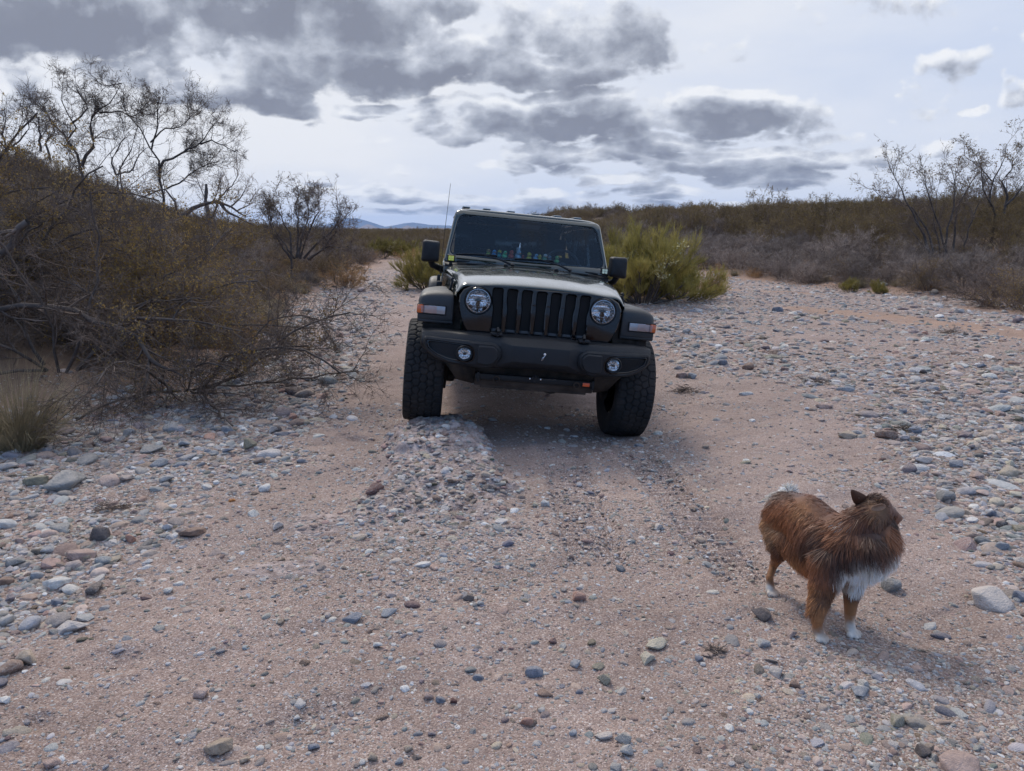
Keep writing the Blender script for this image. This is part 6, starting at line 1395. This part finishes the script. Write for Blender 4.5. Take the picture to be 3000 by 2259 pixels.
def brush_mass(name, label, y0, y1, n, fx, smin, srel, seed, protos, zoff=-.03, dmin=1.0, sq=1.0):
    r = np.random.default_rng(seed); t = r.uniform(0, 1, n); y = y0 * (y1 / y0) ** t; x = r.uniform(-fx, fx, n) * y; d = wash_dist(x, y); k = d > dmin; x, y = x[k], y[k]; n = len(x)
    s = np.clip(srel * y, smin, smin * 1.25) * r.uniform(.7, 1.3, n)
    me = bpy.data.meshes.new(name); me.vertices.add(n); me.vertices.foreach_set('co', np.stack([x, y, terrain(x, y, False) + zoff], 1).astype(np.float32).ravel())
    attr(me, 'sc', np.stack([s, s, s * sq * r.uniform(.7, 1.0, n)], 1), 'FLOAT_VECTOR'); attr(me, 'rt', np.stack([0 * s, 0 * s, r.uniform(0, 6.28, n)], 1), 'FLOAT_VECTOR')
    a = me.attributes.new('vi', 'INT', 'POINT'); a.data.foreach_set('value', r.integers(0, len(protos), n).astype(np.int32))
    o = link(name, me); tag(o, label, 'brush', kind='stuff')
    ng = bpy.data.node_groups.new('spread_' + name, 'GeometryNodeTree')
    ng.interface.new_socket('Geometry', in_out='INPUT', socket_type='NodeSocketGeometry'); ng.interface.new_socket('Geometry', in_out='OUTPUT', socket_type='NodeSocketGeometry')
    N = NT(ng); i = N.new('NodeGroupInput'); out = N.new('NodeGroupOutput'); g2i = N.new('GeometryNodeGeometryToInstance')
    for objs in protos:
        j = N.new('GeometryNodeJoinGeometry')
        for ob in objs:
            oi = N.new('GeometryNodeObjectInfo', {'Object': ob}, transform_space='ORIGINAL'); N.l.new(oi.outputs['Geometry'], j.inputs[0])
        N.l.new(j.outputs[0], g2i.inputs[0])
    na = lambda nm, ty: N.new('GeometryNodeInputNamedAttribute', {0: nm}, data_type=ty).outputs[0]
    m2p = N.new('GeometryNodeMeshToPoints', {0: i.outputs[0]}); e2r = N.new('FunctionNodeEulerToRotation', {0: na('rt', 'FLOAT_VECTOR')})
    iop = N.new('GeometryNodeInstanceOnPoints', {'Points': m2p.outputs[0], 'Instance': g2i.outputs[0], 'Pick Instance': True, 'Instance Index': na('vi', 'INT'), 'Rotation': e2r.outputs[0], 'Scale': na('sc', 'FLOAT_VECTOR')})
    N.l.new(iop.outputs[0], out.inputs[0]); md = o.modifiers.new('spread', 'NODES'); md.node_group = ng
def find_parts(name, k):
    c = [o for o in bpy.data.objects if o.name.split('.')[0] == name and o.parent is None]; out = []; seen = set()
    for o in c:
        key = tuple(sorted(ch.data.name for ch in o.children))
        if key not in seen: seen.add(key); out.append([ch for ch in o.children])
        if len(out) >= k: break
    return out
PR = find_parts('creosote_bush', 3) + find_parts('bare_shrub', 2) + find_parts('thorn_shrub', 2)
brush_mass('distant_brush', 'far desert scrub covering the plain and hills out to the skyline', 40, 700, 9000, .95, .78, .012, 5, PR, dmin=.5)
GR = [[o] for o in bpy.data.objects if o.name.startswith('bunch_grass')][:2]
brush_mass('slope_grass', 'dry grass and litter between the shrubs on the banks', 9, 45, 2600, .85, .35, .012, 6, GR + find_parts('dry_shrub', 2), dmin=.1)

# ------------------------------------------------------------------ far mountains
def mountain(name, label, prof, y, depth, col0, col1, seed):
    """prof: skyline (px, py) in the photograph's pixels; a real ridge with slopes and gullies"""
    xs = np.linspace(prof[0][0], prof[-1][0], 140); hs = np.interp(xs, [p[0] for p in prof], [p[1] for p in prof])
    V = []; rows = 26
    for j in range(rows + 1):
        t = j / rows; yy = y - depth * (1 - t) if True else y
        for px, py in zip(xs, hs):
            p = at(px, py, y); x = p.x; top = p.z
            base = -20.; g_ = fbm(np.array([x / depth * 9]), np.array([t * 1.5]), 4, seed)[0]
            k = t ** (1.15 + .5 * g_); V.append((x + depth * .05 * (1 - t) * g_, yy, base + (top + 0 - base) * k * (1 + .03 * g_ * (1 - t))))
    n = len(xs); idx = np.arange((rows + 1) * n).reshape(rows + 1, n); F = np.stack([idx[:-1, :-1], idx[:-1, 1:], idx[1:, 1:], idx[1:, :-1]], -1).reshape(-1, 4)
    V = np.array(V); Vb = V.copy(); Vb[:, 1] = 2 * y - Vb[:, 1]; F2 = F[:, ::-1] + len(V)
    me = npmesh(name, np.concatenate([V, Vb]), np.concatenate([F, F2])); o = link(name, me, mat=plantmat(name, col0, col1, scale=.01)); tag(o, kind='structure')
mountain('mountain_range', '', [(960, 668), (985, 650), (1000, 645), (1015, 638), (1030, 640), (1045, 639), (1060, 643), (1075, 647), (1090, 652), (1100, 655), (1108, 662), (1125, 664), (1145, 662), (1165, 658), (1185, 654), (1210, 652), (1235, 655), (1260, 659), (1300, 660), (1360, 664), (1450, 668)], 8200, 1500, (.05, .06, .075), (.09, .095, .11), 1)
mountain('mountain_peak', '', [(1055, 668), (1065, 661), (1075, 657), (1088, 659), (1100, 665), (1104, 668)], 5200, 500, (.13, .10, .09), (.19, .15, .13), 2)
mountain('mountain_peak', '', [(1165, 671), (1175, 668), (1190, 661), (1196, 661), (1205, 665), (1212, 664), (1222, 671)], 5000, 500, (.13, .10, .09), (.19, .15, .13), 3)

# ------------------------------------------------------------------ single stones
CN = {'blue': (.225, .245, .29), 'bluegrey': (.30, .32, .35), 'pale': (.56, .50, .46), 'white': (.66, .64, .61), 'cream': (.60, .54, .42), 'pink': (.48, .34, .29), 'salmon': (.50, .27, .20), 'orange': (.60, .24, .07), 'brown': (.26, .17, .13), 'dark': (.13, .11, .105), 'maroon': (.16, .075, .065), 'grey': (.33, .32, .305), 'tan': (.42, .33, .25), 'olive': (.25, .23, .17), 'lightgrey': (.46, .44, .42), 'purple': (.24, .19, .20)}
SV = {'r': [stone_mesh('round_stone', 100 + i, 17, .70, 2) for i in range(5)], 'a': [stone_mesh('angular_stone', 200 + i, 9, .62, 1) for i in range(6)], 'f': [stone_mesh('flat_stone', 300 + i, 14, .36, 2) for i in range(6)], 'b': [stone_mesh('boulder', 400 + i, 15, .60, 2) for i in range(3)]}
nst = [0]
def stone(px, py, wpx, col, sh, label, group=None, tall=1.0, rz=None, name='stone'):
    random.seed(int(px * 7 + py * 13)); g_ = gnd(px, py + wpx * .12); x, y = float(g_[0]), float(g_[1]); z = tz(x, y)
    dist = math.sqrt(x * x + y * y + CAMH ** 2) * .97
    L = wpx / FPX * dist / 2
    o = link(name, random.choice(SV[sh]), None, M_STONE)
    o.location = (x, y, z + L * {'r': .30, 'a': .22, 'f': .12, 'b': .22}[sh] * tall); o.scale = (L * 1.12, L * 1.12, L * 1.12 * tall)
    o.rotation_euler = (random.gauss(0, .12), random.gauss(0, .12), random.uniform(-.5, .5) if rz is None else rz)
    c = CN[col]; k = random.uniform(.9, 1.12); o.color = (c[0] * k, c[1] * k, c[2] * k, 1); tag(o, label, 'stone', group); nst[0] += 1; return o
NAMED = [(2905,1738,127,'pale','b','large pale pinkish boulder at the right edge, level with the dog',.8),(2985,1742,44,'blue','r','blue grey cobble touching the large pale boulder at the right edge'),
(2518,2030,64,'bluegrey','f','blue grey flat slab tilted beside a whitish lump, lower right',1,.6),(2527,2012,42,'lightgrey','a','whitish lump behind the blue grey flat slab, lower right'),(2273,1967,52,'pale','a','pale wedge shaped stone below the front paws of the dog'),
(2626,2113,58,'olive','f','long olive grey slab pointing up the picture, lower right',1.6,1.0),(2235,1882,40,'lightgrey','r','light grey oval pebble left of the near front paw'),(2237,1794,70,'dark','a','dark grey rough rock between hind paw and front paw of the dog'),(2314,1857,46,'pink','a','pinkish grey stone just left of the dog\'s near front paw'),
(2696,2213,46,'dark','r','dark grey smooth stone near the bottom right corner'),(2733,2236,32,'grey','a','grey chip touching the dark smooth stone in the bottom right corner'),(2812,2256,120,'pink','b','big buried tan pink stone cut by the bottom edge at right',.5),(2615,2190,36,'pale','a','pale chip left of the dark stone in the bottom right corner'),
(2323,2012,34,'brown','r','round brown cobble in the gravel patch below the dog'),(2218,2046,34,'lightgrey','a','light grey angular stone lower left of the brown cobble under the dog'),(2047,1926,26,'blue','r','small bright blue grey pebble left below the dog'),(2612,1710,60,'grey','r','grey rounded stone behind the dog\'s chest'),
(1565,1957,56,'blue','r','round blue grey cobble in the middle of the foreground',1.15),(1597,1955,26,'white','f','thin white chip leaning on the round blue grey cobble'),(1893,1914,60,'cream','a','cream wedge of rock, nearer one of the cream pair'),(1924,1872,76,'cream','f','flat cream slab, farther one of the cream pair',1.3),
(1775,1978,50,'olive','a','dark greenish rock right of the white striped pebble',1.2),(1687,1934,40,'bluegrey','r','blue grey pebble with a white stripe, right of the round blue cobble'),(1753,1940,46,'olive','f','flat olive chip behind the dark greenish rock'),
(1597,2016,48,'brown','f','dark brown flat stone below the round blue grey cobble'),(1545,2100,52,'salmon','a','pinkish orange stone alone on the sand, lower middle'),(1588,2072,26,'lightgrey','r','pale grey pebble right above the pinkish orange stone'),(1617,1866,38,'maroon','a','dark maroon angular stone above the round blue grey cobble'),(1692,1750,48,'salmon','r','salmon stone with a white vein in the centre right gravel'),(1667,1760,30,'bluegrey','f','blue grey chip touching the salmon veined stone'),
(1138,1784,58,'bluegrey','f','long light blue stone lying diagonal, left of centre',1,.7),(1034,1806,62,'blue','f','long blue stone left of the diagonal light blue one',1,.2),(1081,1845,26,'brown','a','small brown stone under the long blue stone'),(1106,1890,30,'white','r','white pebble below the two long blue stones'),
(1769,2143,62,'pale','f','pale pink slab, top of a group of three at lower right of centre',1.4),(1830,2161,58,'grey','a','tan grey stone, middle of a group of three stones'),(1832,2194,56,'lightgrey','a','light grey stone, lowest of a group of three stones'),(1264,2135,24,'purple','r','small round purple pebble lower left of the pinkish orange stone'),(1680,2137,26,'bluegrey','r','upright bluish pebble left of the group of three stones'),
(1219,2198,32,'dark','f','dark flat pebble near the bottom, left of centre'),(1088,2212,32,'tan','r','beige pebble near the bottom edge, left of the dark flat one'),(1167,2212,34,'bluegrey','a','bluish grey chip near the bottom, between beige and dark pebbles'),(1298,2246,46,'bluegrey','f','flat blue grey stone on the bottom edge below the purple pebble'),(1194,2181,28,'tan','r','tan pebble above the dark flat pebble'),
(1402,1971,36,'blue','r','dark blue pebble left of the round blue grey cobble'),(1251,2029,34,'pink','r','pinkish domed pebble beside a small dark red one'),(1326,2044,24,'maroon','r','small dark red pebble right of the pinkish domed one'),(1290,2038,32,'blue','r','blue grey pebble between pinkish domed and dark red pebbles'),(1805,2243,42,'grey','a','grey shard cut by the bottom edge under the group of three'),(1377,1746,44,'dark','a','dark grey chip in the gravel above centre foreground'),(1405,1771,25,'lightgrey','r','light round pebble below the dark grey chip'),
(642,2176,80,'tan','b','rough tan grey rock half sunk in sand, lower left',1.0),(591,2034,48,'pink','r','smooth pinkish cobble on the sand at lower left'),(717,2220,28,'tan','r','tan round pebble right below the rough tan grey rock'),(918,2174,32,'blue','r','smooth blue oval pebble near the bottom, left of centre'),(845,2175,24,'white','f','thin white chip left of the smooth blue oval pebble'),
(172,1706,68,'white','b','large white smooth stone in the left stone bank'),(283,1717,74,'dark','f','dark brown flat rock right of the large white stone',1.3),(524,1704,38,'white','f','pale bluish chip at the sand edge of the left bank'),(494,1729,30,'white','r','white oval pebble just below the pale bluish chip'),
(79,1950,56,'tan','r','beige grey cobble by the left edge, lower part'),(27,1978,72,'brown','b','brown rock cut by the left edge, lower part',.9),(23,2072,38,'white','a','white angular stone at the left edge near the bottom'),(866,2092,28,'white','a','white chip on sand, lower left of centre'),(154,2248,44,'pink','b','pinkish stone on the bottom edge at left'),(212,1840,88,'pale','f','long pale pink slab lying at the lower end of the left bank',1,.3),
(108,1412,66,'olive','b','olive brown rock left of the cracked grey boulder'),(190,1410,124,'grey','b','biggest cracked grey boulder in the left stone bank',.75),(192,1264,58,'purple','b','purple brown rock at the top of the left bank, by the grass'),(373,1265,52,'lightgrey','a','light grey rock with a pointed top, top of the left bank'),(508,1254,66,'bluegrey','f','slanted blue grey slab at the top of the left bank',1.5),(443,1312,74,'grey','b','grey rock with dark seams, upper left bank',.7),
(468,1353,62,'bluegrey','b','blue grey block in the middle of the left bank'),(527,1362,52,'blue','f','dark blue flat cobble right of the blue grey block'),(298,1574,68,'dark','a','blackish angular rock in the left bank',1.2),(240,1622,84,'pink','b','large pinkish grey rock below the blackish one',.8),(570,1557,74,'brown','b','banded grey brown rock at the sand edge of the left bank',.7),
(18,1537,50,'white','r','white cobble cut by the left edge, middle height'),(680,1470,20,'orange','r','tiny bright orange pebble at the edge of the left bank'),(809,1541,48,'pale','a','pale pointed stone between the left bank and the flat pale ledge'),(778,1427,42,'white','r','white mottled cobble at the sand edge, left'),(488,1409,40,'lightgrey','r','light round cobble below the blue grey block'),(389,1500,34,'pink','a','pinkish block near twigs in the left bank'),(172,1549,82,'grey','f','wide flat grey stone left of the blackish rock'),
(620,1275,54,'salmon','f','orange pink flat stone, upper right of the left bank'),(665,1257,38,'bluegrey','r','striped blue cobble right of the orange pink flat stone'),(575,1222,36,'bluegrey','r','pale blue cobble under the drooping twigs'),
(1097,1452,66,'maroon','b','dark maroon rock beside the pale ledge left of centre',1.1),(1431,1448,52,'dark','f','dark grey slab on the pebbly ledge in front of the car',1.4),(1314,1409,36,'white','r','round whitish stone set in the pebbly ledge'),(1079,1563,34,'bluegrey','f','blue grey flat pebble below the dark maroon rock'),(1594,1481,34,'white','r','white oblong pebble by the tyre track'),(1566,1479,24,'cream','r','cream pebble touching the white oblong one by the tyre track'),(1926,1545,38,'pale','a','pale pink chip on the sand right of the tyre track'),
(2119,1060,36,'blue','r','blue cobble at the near edge of the right stone field'),(2193,1074,40,'brown','r','brown pink cobble at the near edge of the right stone field'),(2415,1186,52,'pink','f','pinkish flat cobble in the right stone belt'),(2601,1273,64,'brown','b','brown rock with dead roots in the right stone belt'),(2681,1264,40,'blue','r','bright blue grey cobble right of the brown rooty rock'),(2484,1268,62,'tan','f','wide beige flat stone left of the brown rooty rock'),
(2706,1346,58,'pale','f','pale flat cobble in the lower part of the right belt'),(2800,1356,48,'blue','a','blue pointed stone, lower part of the right belt'),(2663,1375,46,'purple','r','purplish cobble below the pale flat one in the right belt'),(2711,1393,34,'pink','a','pink cobble next to the purplish one in the right belt'),(2842,1308,34,'cream','a','cream wedge stone in the right belt'),(2768,1452,52,'grey','r','grey rounded stone right behind the dog\'s head'),
(2186,1149,48,'white','f','thin white slab on the sand right of the car'),(2477,1139,62,'bluegrey','f','wide pale blue slab in the right belt'),(2000,1092,42,'pink','r','pinkish stone of a pair on the sand right of the tyre'),(2025,1096,34,'bluegrey','r','bluish stone of a pair on the sand right of the tyre'),(2586,846,30,'grey','b','grey boulder in front of the brush on the right'),(2735,863,32,'tan','b','tan boulder at the far right edge of the stones'),(2278,905,34,'blue','r','single blue boulder far out in the right stone field'),(1059,849,38,'pink','b','pinkish boulder at the mouth of the far wash'),(1085,828,26,'pale','b','pale boulder behind the pinkish one at the far wash')]
for a in NAMED:
    stone(*a[:6], tall=a[6] if len(a) > 6 else 1.0, rz=a[7] if len(a) > 7 else None)
# the next largest cobbles, lying among the others
rngs = np.random.default_rng(12); tries = 0; used = [(a[0], a[1], a[2]) for a in NAMED]
ADJ = {'blue': 'dark blue', 'bluegrey': 'blue grey', 'pale': 'pale', 'white': 'whitish', 'cream': 'cream', 'pink': 'pinkish', 'salmon': 'salmon', 'brown': 'brown', 'dark': 'blackish', 'grey': 'mid grey', 'tan': 'tan', 'olive': 'olive', 'lightgrey': 'light grey', 'purple': 'purplish'}
SHN = {'r': 'rounded', 'a': 'angular', 'f': 'flat', 'b': 'chunky'}
cols = list(ADJ); cw = np.array([.08, .16, .09, .05, .05, .12, .03, .08, .04, .12, .08, .04, .10, .05]); cw = cw / cw.sum()
def where(px, py):
    if px < 1150: 
        if py > 1750: return 'in the lower end of the left stone bank'
        if py > 1500: return 'in the lower middle of the left stone bank'
        if py > 1330: return 'in the middle of the left stone bank'
        if py > 1180: return 'in the top of the left stone bank'
        return 'among stones left of the car'
    if py > 1650: return 'on the gravel at the lower right'
    if py > 1400: return 'at the right edge beside the dog'
    if py > 1200: return 'in the near part of the right stone belt'
    if py > 1050: return 'in the middle of the right stone belt'
    return 'in the far stone field right of the car'
while nst[0] < 292 and tries < 6000:
    tries += 1; t = rngs.uniform(); px = rngs.uniform(0, 3000); py = 1950 - 1020 * rngs.uniform() ** .8; g_ = gnd(px, py); cob, _, _, d = zones(np.array([g_[0]]), np.array([g_[1]]))
    if cob[0] < .75 or d[0] > -.2: continue
    wpx = rngs.uniform(26, 52) * (1 if py > 1250 else .75)
    if px > 1150 and py < 1250: wpx *= .8
    if any(abs(px - a) < (wpx + c) * .62 and abs(py - b) < (wpx + c) * .42 for a, b, c in used): continue
    used.append((px, py, wpx)); col = cols[rngs.choice(len(cols), p=cw)]; sh = rngs.choice(['r', 'a', 'f', 'b'], p=[.32, .22, .28, .18]); wh = where(px, py)
    stone(px, py, wpx, col, sh, '%s %s cobble %s' % (ADJ[col], SHN[sh], wh), '%s %s cobbles %s' % (ADJ[col], SHN[sh], wh), tall=float(rngs.uniform(.8, 1.15)))
# dry litter: dark debris and driftwood
def litter(px, py, wpx, n, label, seed, hgt=.25):
    r = np.random.default_rng(seed); g_ = gnd(px, py); x, y = float(g_[0]), float(g_[1]); z = tz(x, y); L = wpx / FPX * y / 2
    az = r.uniform(0, 6.28, n); D = np.stack([np.cos(az), np.sin(az) * .5, r.uniform(-.05, .25, n)], 1); P0 = np.stack([r.normal(0, L * .4, n), r.normal(0, L * .25, n), r.uniform(.0, L * hgt, n)], 1)
    P, rd = extend(r, P0, D, L * r.uniform(.3, 1.0, n), np.full(n, .0022) * r.uniform(.6, 1.8, n), 4, .2, 0, .4); P1, r1 = kids(r, P, rd, 3, .1, .9, .7, .5, .6, seg=3, wig=.25, up=0, rmin=.001)
    P[..., 2] = np.maximum(P[..., 2], .002); v, f = joinVF([tubes(P, rd, 4), tubes(P1, r1, 3)]); o = link('twig_litter', npmesh('twig_litter', v, f), None, M_TWIGD); o.location = (x, y, z); tag(o, label, 'dry twigs')
litter(330, 1490, 150, 46, 'heap of dry dark twigs lying in the left stone bank', 1)
litter(2010, 1140, 90, 50, 'dark debris clump on the sand right of the tyre', 2)
litter(2395, 1128, 80, 40, 'dark twig clump in the right stone belt', 3)
litter(2790, 978, 70, 40, 'dark debris on the orange silt strip at right', 4)
litter(2260, 1035, 90, 20, 'thin dark stick on the right stone field', 5, .1)
litter(2100, 1905, 70, 50, 'small brown root tuft on the sand left of the dog', 6)
litter(2640, 1262, 90, 40, 'dead roots lying against the brown rock in the right belt', 7)
print('stones', nst[0])

# ------------------------------------------------------------------ air
def haze():
    m = bpy.data.materials.new('haze'); m.use_nodes = True; t = NT(m.node_tree); t.n.clear()
    v = t.new('ShaderNodeVolumePrincipled', {'Color': (.30, .52, .95, 1), 'Density': HAZE, 'Anisotropy': .2}); o = t.new('ShaderNodeOutputMaterial'); t.l.new(v.outputs[0], o.inputs['Volume'])
    mb = MB(); mb.box((0, 4450, -20), (21000, 11100, 330)); ob = mb.build('haze', m); tag(ob, kind='stuff')
HAZE = 7.5e-5
haze()
